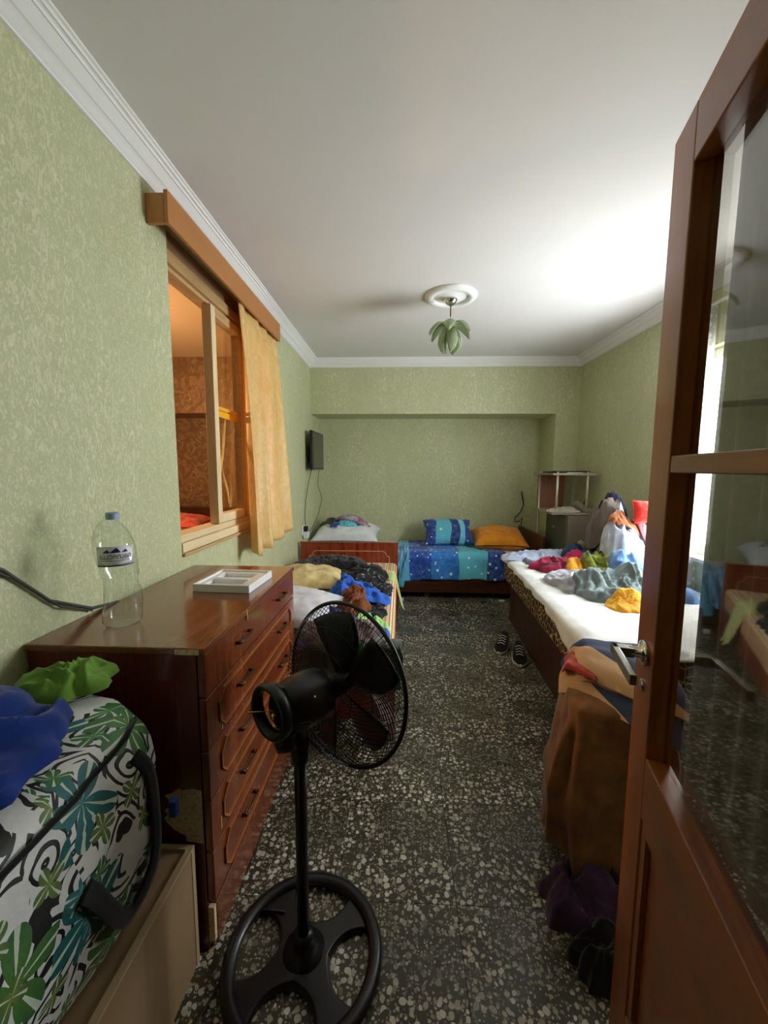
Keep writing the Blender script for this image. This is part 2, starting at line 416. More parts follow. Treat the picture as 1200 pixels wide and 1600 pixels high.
# pelmet box over the window
vb = thing('curtain_pelmet', 'orange-brown wooden pelmet box under the white cornice', 'pelmet', (-.955, 2.34, 2.325))
obj('front_board', MB().box(-.926, -.91, 1.62, 3.07, 2.325, 2.447), WD_VAL, vb, bevel=.002)
obj('end_board', MB().box(-.999, -.9265, 1.62, 1.636, 2.325, 2.435), WD_VAL, vb, bevel=.002)
obj('end_board', MB().box(-.999, -.9265, 3.054, 3.07, 2.325, 2.435), WD_VAL, vb, bevel=.002)
obj('top_board', MB().box(-.999, -.9265, 1.637, 3.053, 2.42, 2.434), WD_VAL, vb)
obj('rail', MB().tube([(-.96, 1.64, 2.40), (-.96, 3.05, 2.40)], .006), STEEL, vb)
# golden curtain
GOLD = Mat('golden_satin', S(226, 168, 66), .45)
_v = GOLD.co((1, 1, .6)); _a = GOLD.noise(_v, 16, 3, .5, 2.5).outputs[0]
GOLD.set('Base Color', GOLD.mix(GOLD.ramp(_a, [(.3, 0.), (.7, 1.)]), S(240, 196, 104), S(250, 222, 156)))
GOLD.set('Sheen Weight', .4)
_tl = GOLD.n('BsdfTranslucent', {'Color': S(244, 170, 40)}); _mx = GOLD.n('MixShader', {0: .25, 1: GOLD.b.outputs[0], 2: _tl.outputs[0]})
GOLD.t.links.new(_mx.outputs[0], GOLD.out.inputs[0])
def curt(u, v):
    # u along the width, v downwards
    z = 2.385-v*(1.545-.05*u+.012*sin(u*23))
    y = 2.36+u*.68+.02*sin(v*3+u*5)+.05*(u-.2)*v
    amp = .010+.026*v**.7
    x = -.952+.055*v+1.25*amp*sin(u*2*pi*3.2+.8*sin(v*2))+.006*sin(u*2*pi*8+v*4)
    y += .02*sin(u*2*pi*3.2+1.2)
    return (x, y, z)
cu = obj('curtain', MB().grid(90, 40, curt), GOLD, smooth=True, solid=.0015)
tag(cu, 'golden yellow satin curtain hanging beside the interior window', 'curtain')

# exterior window in the right wall
ww = sempty('window_2', (2.0, 2.47, VZ0))
WFR = plaster('white_window_paint', S(236, 234, 228))
obj('sill', MB().box(1.87, 2.055, VY0+.002, VY1-.002, VZ0+.001, VZ0+.025), WFR, ww, bevel=.004)
for a, b in ((VY0+.003, VY0+.06), (2.44, 2.50), (VY1-.06, VY1-.003)):
    obj('stile', MB().box(1.985, 2.035, a, b, VZ0+.026, VZ1-.003), WFR, ww, bevel=.004)
for a, b in ((VY0+.06, 2.44), (2.50, VY1-.06)):
    obj('rail', MB().box(1.985, 2.035, a, b, VZ0+.026, VZ0+.086), WFR, ww, bevel=.004)
    obj('rail', MB().box(1.985, 2.035, a, b, VZ1-.06, VZ1-.003), WFR, ww, bevel=.004)
    obj('pane', MB().box(2.008, 2.012, a, b, VZ0+.086, VZ1-.06), PANE, ww)
for (ya, yb, lab) in ((2.56, 2.78, 'white lace curtain panel by the far side of the bright window'), (1.86, 2.12, 'white lace curtain panel by the near side of the bright window')):
    def lc(u, v, ya=ya, yb=yb): return (1.872+.018*sin(u*2*pi*5+v), ya+(yb-ya)*u, 2.36-v*1.9)
    tag(obj('lace_curtain', MB().grid(50, 20, lc), LACE, smooth=True), lab, 'curtain')
crd = obj('curtain_rod', MB().tube([(1.872, 1.5, 2.37), (1.872, 2.98, 2.37)], .010), WFR)
tag(crd, 'thin white curtain rod above the bright window', 'curtain rod')

# ------------------------------------------------------------------ door
TH = math.radians(15)
HINGE = Vector((.523-.82*sin(TH), .858-.82*cos(TH), 0))
dr = sempty('door_1', HINGE, -TH)     # local +Y runs from the hinge to the free edge, -X faces the camera
DW, DH, DT = .82, 2.0, .042
ST = .10
def dp(name, x0, x1, y0, y1, z0, z1, m, par=None, bevel=.003): return obj(name, MB().box(x0, x1, y0, y1, z0, z1), m, par or dr, bevel=bevel, local=True)
GZ0 = .80
st1 = dp('stile', 0, DT, DW-ST, DW, .01, DH, WD_DOOR)
dp('stile', 0, DT, 0, ST, .01, DH, WD_DOOR)
dp('top_rail', 0, DT, ST, DW-ST, DH-ST, DH, WD_DOORX)
dp('middle_rail', 0, DT, ST, DW-ST, GZ0-.13, GZ0, WD_DOORX)
dp('bottom_rail', 0, DT, ST, DW-ST, .01, .2, WD_DOORX)
dp('glazing_bar', .002, DT-.002, ST, DW-ST, 1.37, 1.402, WD_DOORX)
pn = dp('panel', .014, DT-.012, ST, DW-ST, .2, GZ0-.13, WD_DOORX, bevel=0)
obj('panel_moulding', MB().box(.004, .0135, ST+.0, DW-ST, .2, .225).box(.004, .0135, ST, DW-ST, GZ0-.155, GZ0-.13)
    .box(.004, .0135, ST, ST+.025, .225, GZ0-.155).box(.004, .0135, DW-ST-.025, DW-ST, .225, GZ0-.155), WD_DOOR, dr, local=True)
for a, b in ((GZ0, 1.37), (1.402, DH-ST)):
    dp('pane', .030, .033, ST, DW-ST, a, b, PANE_D, bevel=0)
    obj('glazing_bead', MB().box(.034, .041, ST, ST+.012, a, b).box(.034, .041, DW-ST-.008, DW-ST, a, b), WD_DOOR, dr, local=True)
hd = obj('handle', MB().lathe([(.026, 0), (.026, -.006), (.020, -.009), (.012, -.010), (.011, -.03)], (0, DW-.055, 1.0), (1, 0, 0), 24), CHROME, dr, smooth=True, local=True)
obj('lever', MB().bar((-.022, DW-.055, 1.0), (-.062, DW-.055, 1.0), .022, .020).bar((-.056, DW-.044, 1.0), (-.056, DW-.185, 1.0), .012, .020), STEEL, hd, bevel=.0015, local=True)
obj('keyhole_plate', MB().lathe([(.013, 0), (.013, -.004), (.010, -.005)], (0, DW-.055, .93), (1, 0, 0), 20), CHROME, dr, local=True)
obj('hinge', MB().tube([(.0, -.004, .3), (.0, -.004, .38)], .007), STEEL, dr, local=True)
obj('hinge', MB().tube([(.0, -.004, 1.7), (.0, -.004, 1.78)], .007), STEEL, dr, local=True)
# net curtain stretched behind the door glass
nc = thing('door_net', 'brown-grey net curtain stretched behind the glass of the open door', 'curtain', HINGE, -TH)
def ncf(u, v): return (.056+.006*sin(u*2*pi*9)+.003*sin(u*40+v*3), .06+u*(DW-ST-.06-.028-.012*v), 1.93-v*1.14)
obj('net', MB().grid(120, 10, ncf), NET, nc, smooth=True, local=True, solid=.001)
obj('rod', MB().tube([(.056, .04, 1.93), (.056, DW-.05, 1.93)], .004), WHITEP, nc, local=True)

# ------------------------------------------------------------------ ceiling rose and pendant
rose = thing('ceiling_rose', 'round white plaster ceiling rose above the flower lamp', 'ceiling rose', (.335, 2.873, ZC))
obj('outer_ring', MB().lathe([(.178, -.001), (.178, -.008), (.165, -.020), (.145, -.026), (.125, -.022), (.118, -.012), (.118, -.001)], n=56, cap=False), CORN, rose, smooth=True, local=True)
obj('inner_dish', MB().lathe([(.118, -.006), (.09, -.012), (.06, -.016), (.05, -.022), (.03, -.024), (.001, -.024)], n=48, cap=False), CORN, rose, smooth=True, local=True)
lamp = thing('pendant_lamp', 'pendant lamp shaped like a drooping green glass flower', 'lamp', (.335, 2.873, ZC))
obj('canopy', MB().lathe([(.045, -.025), (.045, -.030), (.034, -.05), (.018, -.062), (.006, -.068)], n=24), CHROME, lamp, smooth=True, local=True)
obj('stem', MB().tube([(0, 0, -.066), (0, 0, -.135)], .004), BRONZE, lamp, local=True)
obj('hook', MB().ring((0, 0, -.148), .011, .0025, (1, .3, 0), 16, 6), CHROME, lamp, smooth=True, local=True)
obj('hook', MB().tube([(0, 0, -.158), (0, 0, -.19)], .003), CHROME, lamp, local=True)
obj('shade_cap', MB().lathe([(.008, -.176), (.03, -.182), (.04, -.192), (.036, -.204), (.001, -.208)], n=24), Mat('green_enamel', S(128, 142, 104), .35), lamp, smooth=True, local=True)
GG = Mat('green_glass', S(196, 206, 176), .15); GG.set('Transmission Weight', .35); GG.set('IOR', 1.3)
_tl = GG.n('BsdfTranslucent', {'Color': S(190, 206, 160)}); _mx = GG.n('MixShader', {0: .35, 1: GG.b.outputs[0], 2: _tl.outputs[0]}); GG.t.links.new(_mx.outputs[0], GG.out.inputs[0])
def petal(path, wid, ang):
    mb = MB()
    def fn(u, v):
        k = u*(len(path)-1); i = min(int(k), len(path)-2); t = k-i
        r = path[i][0]*(1-t)+path[i+1][0]*t; z = path[i][1]*(1-t)+path[i+1][1]*t
        wv = wid*math.sin(min(1, u*.92+.10)*pi)**(.7 if u < .5 else .7+.6*(u-.5)); q = (v-.5)*2
        c = (abs(q)**2)*.018*(1 if u > .1 else .4)
        x, y = r-c*.6, q*wv
        return (x*cos(ang)-y*sin(ang), x*sin(ang)+y*cos(ang), z-c*.8)
    return mb.grid(14, 8, fn)
outer = [(.028, -.19), (.06, -.178), (.095, -.182), (.125, -.205), (.148, -.235), (.16, -.262)]
inner = [(.026, -.198), (.055, -.225), (.078, -.265), (.085, -.31), (.075, -.345), (.06, -.368)]
core = [(.012, -.2), (.034, -.24), (.046, -.29), (.045, -.335), (.03, -.375)]
for k in range(6): obj('outer_petal', petal(outer, .040, k*pi/3+.35), GG, lamp, smooth=True, solid=.003, local=True)
for k in range(5): obj('inner_petal', petal(inner, .038, k*2*pi/5-pi/2+.1), GG, lamp, smooth=True, solid=.003, local=True)
for k in range(3): obj('core_petal', petal(core, .026, k*2*pi/3+.6), GG, lamp, smooth=True, solid=.003, local=True)

# ------------------------------------------------------------------ television, socket, cables
SCR = Mat('dark_screen', S(46, 48, 42), .16)
tv = thing('television', 'flat black television on a wall bracket in the alcove corner', 'television', (-.93, 4.43, 1.37))
obj('case', MB().box(-.945, -.912, 4.14, 4.715, 1.365, 1.775), BLK, tv, bevel=.006)
obj('screen', MB().box(-.9118, -.9095, 4.155, 4.70, 1.385, 1.762), SCR, tv)
obj('rear_housing', MB().box(-.97, -.9455, 4.22, 4.63, 1.38, 1.66), BLK, tv, bevel=.01)
obj('bracket', MB().box(-.999, -.9705, 4.33, 4.53, 1.45, 1.6), BLK, tv)
so = thing('wall_socket', 'white wall socket with black plug beneath the television', 'socket', (-.996, 4.0, .73))
obj('plate', MB().box(-.999, -.988, 3.955, 4.04, .70, .80), WHITEP, so, bevel=.003)
obj('plug', MB().box(-.9875, -.945, 3.985, 4.03, .735, .79), BLK, so, bevel=.006)
obj('adapter', MB().box(-.9875, -.94, 3.975, 4.035, .665, .733), WHITEP, so, bevel=.006)
tag(obj('power_cable', MB().tube([(-.955, 4.25, 1.366), (-.965, 4.17, 1.25), (-.985, 4.10, 1.05), (-.985, 4.05, .9), (-.97, 4.01, .8)], .0035, 6), BLK), 'straight black power cable running down from the television to the socket', 'cable')
tag(obj('antenna_cable', MB().tube([(-.95, 4.62, 1.366), (-.952, 4.54, 1.2), (-.92, 4.64, 1.03), (-.93, 4.45, .86), (-.95, 4.25, .75), (-.97, 4.1, .70)], .003, 6), BLK), 'kinked thin black cable hanging below the television', 'cable')

# cable drooping on the near left wall
tag(obj('wall_cable', MB().tube([(-.992, .60, 1.30), (-.99, .80, 1.20), (-.99, .93, 1.12), (-.988, 1.05, 1.0), (-.99, 1.2, .925), (-.992, 1.32, .905)], .005, 8).tube([(-.99, .80, 1.19), (-.99, .95, 1.095), (-.985, 1.08, .972), (-.99, 1.2, .917)], .003, 6), RUBBER, smooth=True),
    'grey cable drooping along the green wall down to the dresser', 'cable')

# ------------------------------------------------------------------ dresser
D = thing('dresser', 'glossy reddish-brown chest of drawers with chipped side veneer', 'dresser', (-.755, 1.41, 0))
DX, DF, DY0, DY1, DZ = -.995, -.512, .977, 1.85, .907
def side_poly(): return [(DX, 0), (DF-.022, 0), (DF-.022, DZ-.02), (DX, DZ-.02)]
obj('side_panel', MB().prism(side_poly(), 1, DY0, DY0+.018), WD_SIDE, D, bevel=.0015)
obj('side_panel', MB().prism(side_poly(), 1, DY1-.018, DY1), WD_SIDE, D, bevel=.0015)
obj('top', MB().box(DX, DF+.004, DY0-.006, DY1+.006, DZ-.0195, DZ), WD_TOP, D, bevel=.003)
obj('back_panel', MB().box(DX, DX+.006, DY0+.019, DY1-.019, .03, DZ-.02), WD_DARK, D)
obj('carcass_shelf', MB().box(DX+.007, DF-.026, DY0+.019, DY1-.019, .12, .136), WD_DARK, D)
obj('plinth', MB().box(DF-.06, DF-.022, DY0+.019, DY1-.019, .0, .118), WD_DARK, D)
obj('plinth_board', MB().box(DF-.02, DF-.002, DY0+.012, DY1, .008, .140), WD_FRONT, D, bevel=.002)
obj('plinth_end', MB().box(DF-.0205, DF-.004, DY0-.001, DY0+.0115, .03, .138), CHIP, D)
rows = [(.765, .884), (.607, .760), (.455, .602), (.296, .450), (.152, .291)]
rows = [(.765, .884), (.610, .760), (.462, .605), (.312, .457), (.155, .306)]
for i, (z0, z1) in enumerate(rows):
    d = obj('drawer', MB().box(DF-.0215, DF, DY0+.002, DY1-.002, z0, z1), WD_FRONT, D, bevel=.003)
    if i:
        za, zb, ya, yb, c = z0+.02, z1-.02, DY0+.07, DY1-.07, .03
        pts = [(ya+c, za), (yb-c, za), (yb, za+c), (yb, zb-c), (yb-c, zb), (ya+c, zb), (ya, zb-c), (ya, za+c)]
        mb = MB()
        for p, q in zip(pts, pts[1:]+pts[:1]):
            mb.bar((DF+.003, p[0], p[1]), (DF+.003, q[0], q[1]), .006, .006, (1, 0, 0))
        obj('moulding', mb, WD_MOULD, d)
    zm = (z0+z1)/2+.005
    for yh in (DY0+.25, DY1-.21):
        mb = MB().bar((DF+.001, yh-.05, zm), (DF+.014, yh-.045, zm), .008, .01).bar((DF+.001, yh+.05, zm), (DF+.014, yh+.045, zm), .008, .01)
        mb.tube([(DF+.014, yh-.055, zm), (DF+.016, yh-.03, zm), (DF+.016, yh+.03, zm), (DF+.014, yh+.055, zm)], .004, 8)
        obj('handle', mb, BRONZE, d, smooth=True)
# bare chipboard where the veneer broke off
pts = [(-.536, .338), (-.536, .497), (-.560, .502), (-.590, .497), (-.600, .502), (-.618, .488), (-.640, .480), (-.628, .466), (-.612, .455), (-.630, .445),
       (-.644, .434), (-.632, .424), (-.645, .412), (-.636, .396), (-.618, .378), (-.600, .366), (-.588, .362), (-.584, .343)]
obj('chipped_patch', MB().prism(pts, 1, DY0-.0012, DY0-.0002), CHIP, D, fix=True)
obj('chipped_corner', MB().box(DF-.075, DF-.01, DY0-.0072, DY0-.0062, DZ-.018, DZ-.004), CHIP, D)
WD_LIGHT = Mat('light_scratch', S(214, 170, 110), .6)
for (y, z0, z1) in ((1.262, .868, .905), (1.03, .33, .37), (1.06, .62, .66)):
    obj('scratch', MB().box(DF+.0005, DF+.0012 if z0 < .8 else DF+.0048, y, y+.004, z0, z1), WD_LIGHT, D)

# white tray
TRW = Mat('white_card', S(244, 243, 246), .5)
t = thing('white_tray', 'shallow white box tray with divided compartments on the dresser', 'tray', (-.67, 1.55, DZ), math.radians(-3))
def bx(n, a, b, c, d, e, f): return obj(n, MB().box(a, b, c, d, e, f), TRW, t, bevel=.0012, local=True)
hx, hy, hz = .112, .115, .030
bx('bottom', -hx, hx, -hy, hy, .0005, .006)
bx('rim', -hx, -hx+.008, -hy, hy, .006, hz); bx('rim', hx-.008, hx, -hy, hy, .006, hz)
bx('rim', -hx+.008, hx-.008, -hy, -hy+.008, .006, hz); bx('rim', -hx+.008, hx-.008, hy-.008, hy, .006, hz)
bx('inner_ledge', -hx+.008, hx-.008, -hy+.008, -hy+.028, .006, .022); bx('inner_ledge', -hx+.008, hx-.008, hy-.028, hy-.008, .006, .022)
bx('inner_ledge', -hx+.008, -hx+.03, -hy+.028, hy-.028, .006, .022); bx('inner_ledge', hx-.05, hx-.008, -hy+.028, hy-.028, .006, .022)
bx('divider', -hx+.03, hx-.05, -.012, .012, .006, .024)

# bottle
PET = glass('clear_plastic', (.95, .975, .97, 1), .05, 1.5)
bt = thing('water_bottle', 'large empty clear plastic water bottle with white label on the dresser', 'bottle', (-.832, 1.121, DZ))
prof = [(.030, .002), (.043, .004), (.050, .016), (.0515, .04), (.050, .07), (.0485, .10), (.044, .125), (.0445, .14), (.049, .165), (.0505, .185),
        (.0525, .195), (.0535, .24), (.050, .262), (.043, .283), (.032, .302), (.020, .315), (.0150, .320), (.0150, .326)]
rings = []
for i, (r, z) in enumerate(prof):
    rr = []
    for j in range(40):
        q = 2*pi*j/40
        k = 1+(.03*sin(5*q+z*60) if .01 < z < .18 else 0)+(.03*nz(q*1.3, z*30) if .01 < z < .18 else 0)
        lean = -.012*(z/.33) + (.010*sin(z*14))
        rr.append((r*k*cos(q)+lean, r*k*sin(q), z))
    rings.append(rr)
obj('body', MB().loft(rings), PET, bt, smooth=True, local=True)
cx = -.010
obj('cap', MB().lathe([(.0175, .319), (.0175, .336), (.015, .339), (.001, .339)], (cx, 0, 0), n=24), Mat('pale_blue_cap', S(150, 172, 206), .4), bt, smooth=False, local=True)
LABM = Mat('label_white', S(250, 250, 252), .35); LABG = Mat('label_grey', S(206, 210, 216), .35)
def on_label(a, z, r=.0548): return (cx+.002+r*cos(a), r*sin(a), z)
A0 = math.atan2(-1.121, .832)      # towards the camera
lab = obj('label', MB().grid(30, 4, lambda u, v: on_label(A0-.95+1.9*u, .188+v*.058, .0540)), LABG, bt, smooth=True, solid=.0003, local=True)
def oval(u, v):
    a = A0-.02+.9*(u-.5)*2; h_ = .026*math.sqrt(max(0, 1-((u-.5)*2)**4)); return on_label(a, .220+(v-.5)*2*h_, .0546)
obj('label_oval', MB().grid(30, 4, oval), LABM, lab, smooth=True, local=True)
NAVY = Mat('label_navy', S(28, 38, 110), .4); INK = Mat('label_ink', S(38, 24, 40), .4)
for (a, wdt, hgt, z) in ((-.42, .18, .010, .228), (-.02, .26, .015, .228), (.42, .16, .009, .228)):
    def tri(u, v, a=a, wdt=wdt, hgt=hgt, z=z):
        q = A0+a+(u-.5)*2*wdt; return on_label(q, z+hgt*v*(1-abs(u-.65)/(.65 if u < .65 else .35)), .0549)
    obj('mountain_mark', MB().grid(10, 3, tri), NAVY, lab, local=True)
cv = bpy.data.curves.new('label_text', 'FONT'); cv.body = 'ᲑᲐᲙᲣᲠᲘᲐᲜᲘ'; cv.size = .019; cv.align_x = 'CENTER'; cv.resolution_u = 3
to = bpy.data.objects.new('label_text_tmp', cv); C.objects.link(to); bpy.context.view_layer.update()
me = bpy.data.meshes.new_from_object(to.evaluated_get(bpy.context.evaluated_depsgraph_get())); bpy.data.objects.remove(to)
xs = [v.co.x for v in me.vertices]; half = max(abs(min(xs)), abs(max(xs)), 1e-6)
for v in me.vertices:
    v.co = Vector(on_label(A0-.02+.74*v.co.x/half, .2095+v.co.y, .0555))
me.materials.clear(); me.name = 'label_lettering'
obj('label_lettering', me, INK, lab, local=True)
obj('label_line', MB().grid(24, 1, lambda u, v: on_label(A0+.05+.8*(u-.5)*2, .2045+v*.0012, .0549)), INK, lab, local=True)
obj('label_line', MB().grid(24, 1, lambda u, v: on_label(A0-.95+1.9*u, .1885+v*.0026, .0543)), NAVY, lab, local=True)

# ------------------------------------------------------------------ box, bag and cloths in the near left corner
bxo = thing('cardboard_box', 'plain beige box beside the dresser under the flowered bag', 'box', (-.77, .6, 0))
obj('body', MB().box(-.985, -.552, .18, .952, .001, .352), CARD, bxo, bevel=.003)
obj('top_edge', MB().box(-.566, -.550, .18, .953, .352, .358).box(-.985, -.566, .939, .953, .352, .358), CARD2, bxo)
obj('corner_edge', MB().box(-.5515, -.5505, .938, .953, .001, .352), CARD2, bxo)

def floral():
    m = Mat('floral_print', rough=.55)
    uv = m.n('TexCoord').outputs['UV']
    v = m.n('Mapping', {'Vector': uv, 'Scale': (8.6, 8.6, 1)}).outputs[0]
    white = S(226, 226, 222)
    # black swirling line work
    wb = m.noise(v, .9, 2, .5).outputs[1]
    vw = m.n('VectorMath', {0: v, 1: m.n('VectorMath', {0: wb, 1: (.7, .7, 0)}, operation='MULTIPLY').outputs[0]}, operation='ADD').outputs[0]
    vor = m.n('TexVoronoi', {'Vector': vw, 'Scale': 1.15}, voronoi_dimensions='2D')
    rg = m.math('SINE', m.math('MULTIPLY', vor.outputs['Distance'], 30.))
    lines = m.math('GREATER_THAN', rg, .45)
    zone = m.math('GREATER_THAN', m.noise(v, .8, 1).outputs[0], .42)
    blk = m.math('MULTIPLY', lines, zone)
    blob = m.math('GREATER_THAN', m.noise(vw, 1.1, 2).outputs[0], .63)
    col = m.mix(m.math('MAXIMUM', blk, blob), white, S(14, 14, 16))
    # flowers
    def flowers(col, scale, off, R, pet, ramp_cols):
        vv = m.n('Mapping', {'Vector': v, 'Location': off}).outputs[0]
        f = m.n('TexVoronoi', {'Vector': vv, 'Scale': scale, 'Randomness': .55}, voronoi_dimensions='2D')
        sv = m.n('VectorMath', {0: vv, 'Scale': scale}, operation='SCALE').outputs[0]
        pos = m.n('VectorMath', {0: f.outputs['Position'], 'Scale': scale}, operation='SCALE').outputs[0]
        df = m.n('VectorMath', {0: sv, 1: pos}, operation='SUBTRACT').outputs[0]
        sp = m.n('SeparateXYZ', {0: df}); rnd = m.n('SeparateColor', {0: f.outputs['Color']})
        ang = m.math('ADD', m.math('ARCTAN2', sp.outputs[1], sp.outputs[0]), m.math('MULTIPLY', rnd.outputs[0], 6.))
        r = m.math('SQRT', m.math('ADD', m.math('POWER', m.math('ABSOLUTE', sp.outputs[0]), 2.), m.math('POWER', m.math('ABSOLUTE', sp.outputs[1]), 2.)))
        c = m.math('ABSOLUTE', m.math('COSINE', m.math('MULTIPLY', ang, pet/2)))
        edge = m.math('MULTIPLY', m.math('POWER', c, .6), R)
        inside = m.math('LESS_THAN', r, edge)
        vein = m.math('LESS_THAN', m.math('MULTIPLY', m.math('SUBTRACT', 1., c), 1.), .012)
        base = m.ramp(rnd.outputs[1], ramp_cols, 'CONSTANT')
        base = m.mix(m.ramp(m.math('DIVIDE', r, R), [(0, 0.), (1, .6)]), base, S(20, 66, 60))
        base = m.mix(vein, base, S(206, 220, 196))
        return m.mix(inside, col, base)
    col = flowers(col, .62, (0, 0, 0), .46, 5., [(0, S(34, 122, 124)), (.42, S(84, 136, 52)), (.72, S(128, 146, 60))])
    col = flowers(col, 1.1, (3.3, 1.7, 0), .30, 4., [(0, S(120, 142, 58)), (.5, S(70, 130, 60)), (.85, S(60, 140, 140))])
    m.set('Base Color', col); m.bump(m.noise(m.co(), 26, 3).outputs[0], .35, .01)
    return m
FLOR = floral()
BLACKW = cloth('black_webbing', S(16, 16, 18))
bag = thing('storage_bag', 'big zipped bag with green, teal and black floral print', 'bag', (-.77, .60, .36))
def bagring(t):
    # t from bottom to top
    z = .362+.445*t
    b = (1-abs(2*t-1)**3.2)
    out = []
    hx_, hy_ = .165+.045*b, .265+.05*b
    cx_, cy_ = -.775-.005*t, .605
    for j in range(73):
        q = 2*pi*j/72
        e = .42
        c_, s_ = cos(q), sin(q)
        x = hx_*math.copysign(abs(c_)**e, c_); y = hy_*math.copysign(abs(s_)**e, s_)
        d = .014*nz(x*7+3, y*7, z*7)+.008*nz(x*16, y*16, z*16)
        out.append((cx_+x+d*c_*1.2, cy_+y+d*s_, z+(.02*nz(x*4, y*4, 8)+(.05*(y/.3)*0) if t > .8 else 0)+(.035*t*t if y > .1 else 0)*min(1, (y-.1)/.15 if y > .1 else 0)))
    return out
mb = MB(); nt_ = 22
rr = [bagring(i/nt_) for i in range(nt_+1)]
for i in (1, 2, 3):                                  # domed top
    k = 1-i/3.4; cx_, cy_ = -.78, .605
    rr.append([(cx_+(x-cx_)*k, cy_+(y-cy_)*k, z+.016*i) for x, y, z in rr[nt_]])
mb.loft(rr, cap=False, closed=False)
_m = [Vector(p) for p in rr[nt_//2]]; _u = [0.]
for a_, b_ in zip(_m, _m[1:]): _u.append(_u[-1]+(b_-a_).length)
_w = [0.]
for a_, b_ in zip(rr, rr[1:]): _w.append(_w[-1]+(Vector(a_[0])-Vector(b_[0])).length)
mb.uv = [(_u[j], _w[i]) for i in range(len(rr)) for j in range(73)]      # metres along the cloth
obj('body', mb, FLOR, bag, smooth=True)
def onbag(y, t, off):
    R_ = bagring(t); best = min((p for p in R_ if p[0] > -.77), key=lambda p: abs(p[1]-y)); return Vector((best[0]+off, y, best[2]))
def strap(pts, wd):
    def fn(u, v):
        k = u*(len(pts)-1); i = min(int(k), len(pts)-2); f = k-i
        p0 = pts[max(i-1, 0)]; p1 = pts[i]; p2 = pts[i+1]; p3 = pts[min(i+2, len(pts)-1)]
        p = .5*((2*p1)+(p2-p0)*f+(2*p0-5*p1+4*p2-p3)*f*f+(3*p1-p0-3*p2+p3)*f**3)
        tg = (p2-p0+(p3-p1))*.5; nrm = Vector((1, 0, .15)); s_ = tg.cross(nrm).normalized()
        return p+s_*wd*(v-.5)
    return MB().grid(40, 3, fn)
pts = [onbag(.79, .84, .004), onbag(.815, .70, .006), onbag(.82, .5, .010), onbag(.785, .30, .016), onbag(.72, .20, .018), onbag(.67, .30, .016), onbag(.63, .50, .010), onbag(.605, .60, .004)]
obj('handle', strap(pts, .034), BLACKW, bag, smooth=True, solid=.004)
zp = [onbag(y, .93, .006) for y in [.34+.05*i for i in range(11)]]
obj('piping', MB().tube(zp, .006, 6), BLACKW, bag, smooth=True)
obj('side_tag', MB().box(-.575, -.555, .885, .905, .50, .545), Mat('blue_tag', S(40, 84, 170), .5), bag, bevel=.004)

# ------------------------------------------------------------------ cloth makers
class Pile:
    def __init__(s, base, res=.012): s.base = base; s.h = {}; s.r = res
    def at(s, x, y):
        k = (int(x/s.r//1), int(y/s.r//1)); return max(s.h.get(k, -1), s.base(x, y))
    def sm(s, x, y, d=.03):
        return (2*s.at(x, y)+s.at(x+d, y)+s.at(x-d, y)+s.at(x, y+d)+s.at(x, y-d)+s.at(x+d*.7, y+d*.7)+s.at(x-d*.7, y-d*.7))/8
    def put(s, x, y, z):
        for a in (-1, 0, 1):
            for b in (-1, 0, 1):
                k = (int(x/s.r//1)+a, int(y/s.r//1)+b)
                if z > s.h.get(k, -1): s.h[k] = z
def garment(name, label, cat, pile, c, size, H, rot, mat, seed, group=None, fold=1., rags=.28, flat=.35, nr=26, na=96, box=2.6):
    """crumpled piece of clothing resting on a pile; a closed surface with folds"""
    ca, sa = cos(rot), sin(rot); top = []; bot = []
    for i in range(nr+1):
        rho = i/nr
        for j in range(na):
            q = 2*pi*j/na
            R_ = 1+rags*(nz(cos(q)*1.4+seed, sin(q)*1.4, seed*3.1)+.6*nz(cos(q)*3.2+seed, sin(q)*3.2, 7))
            lx = cos(q)*rho*R_; ly = sin(q)*rho*R_
            lx += .10*rho*nz(lx*2.2, ly*2.2, seed+5); ly += .10*rho*nz(lx*2.2, ly*2.2, seed+9)
            px = lx*size[0]/2; py = ly*size[1]/2
            x = c[0]+px*ca-py*sa; y = c[1]+px*sa+py*ca
            wx = px*13+1.5*nz(px*7, py*7, seed); wy = py*13*.5+1.5*nz(px*7, py*7, seed+20)
            ridge = 1-abs(nz(wx*fold, wy*fold, seed+1))*2.2
            r2_ = 1-abs(nz(wx*2.3*fold, wy*2.3*fold, seed+2))*2.
            env = (1-rho**box)**.55 if rho < 1 else 0
            th = H*env*(flat+.48*max(0, ridge)+.20*max(0, r2_))/(flat+.6)
            top.append((x, y, th)); bot.append((x, y))
    und = [pile.sm(x, y) for x, y in bot]
    vs = [(x, y, und[k]+.003+th) for k, (x, y, th) in enumerate(top)]
    n = len(vs); vb_ = [(x, y, und[k]+.001) for k, (x, y) in enumerate(bot)]
    for (x, y, z) in vs: pile.put(x, y, z)
    fs = []
    for i in range(nr):
        for j in range(na):
            a = i*na+j; b = i*na+(j+1) % na
            fs.append((a, a+na, b+na, b)); fs.append((n+a, n+b, n+b+na, n+a+na))
    for j in range(na):
        a = nr*na+j; b = nr*na+(j+1) % na; fs.append((a, n+a, n+b, b))
    mb = MB(); mb.v = vs+vb_; mb.f = fs
    o = obj(name, mb, mat, smooth=True, fix=True)
    tag(o, label, cat, group); return o
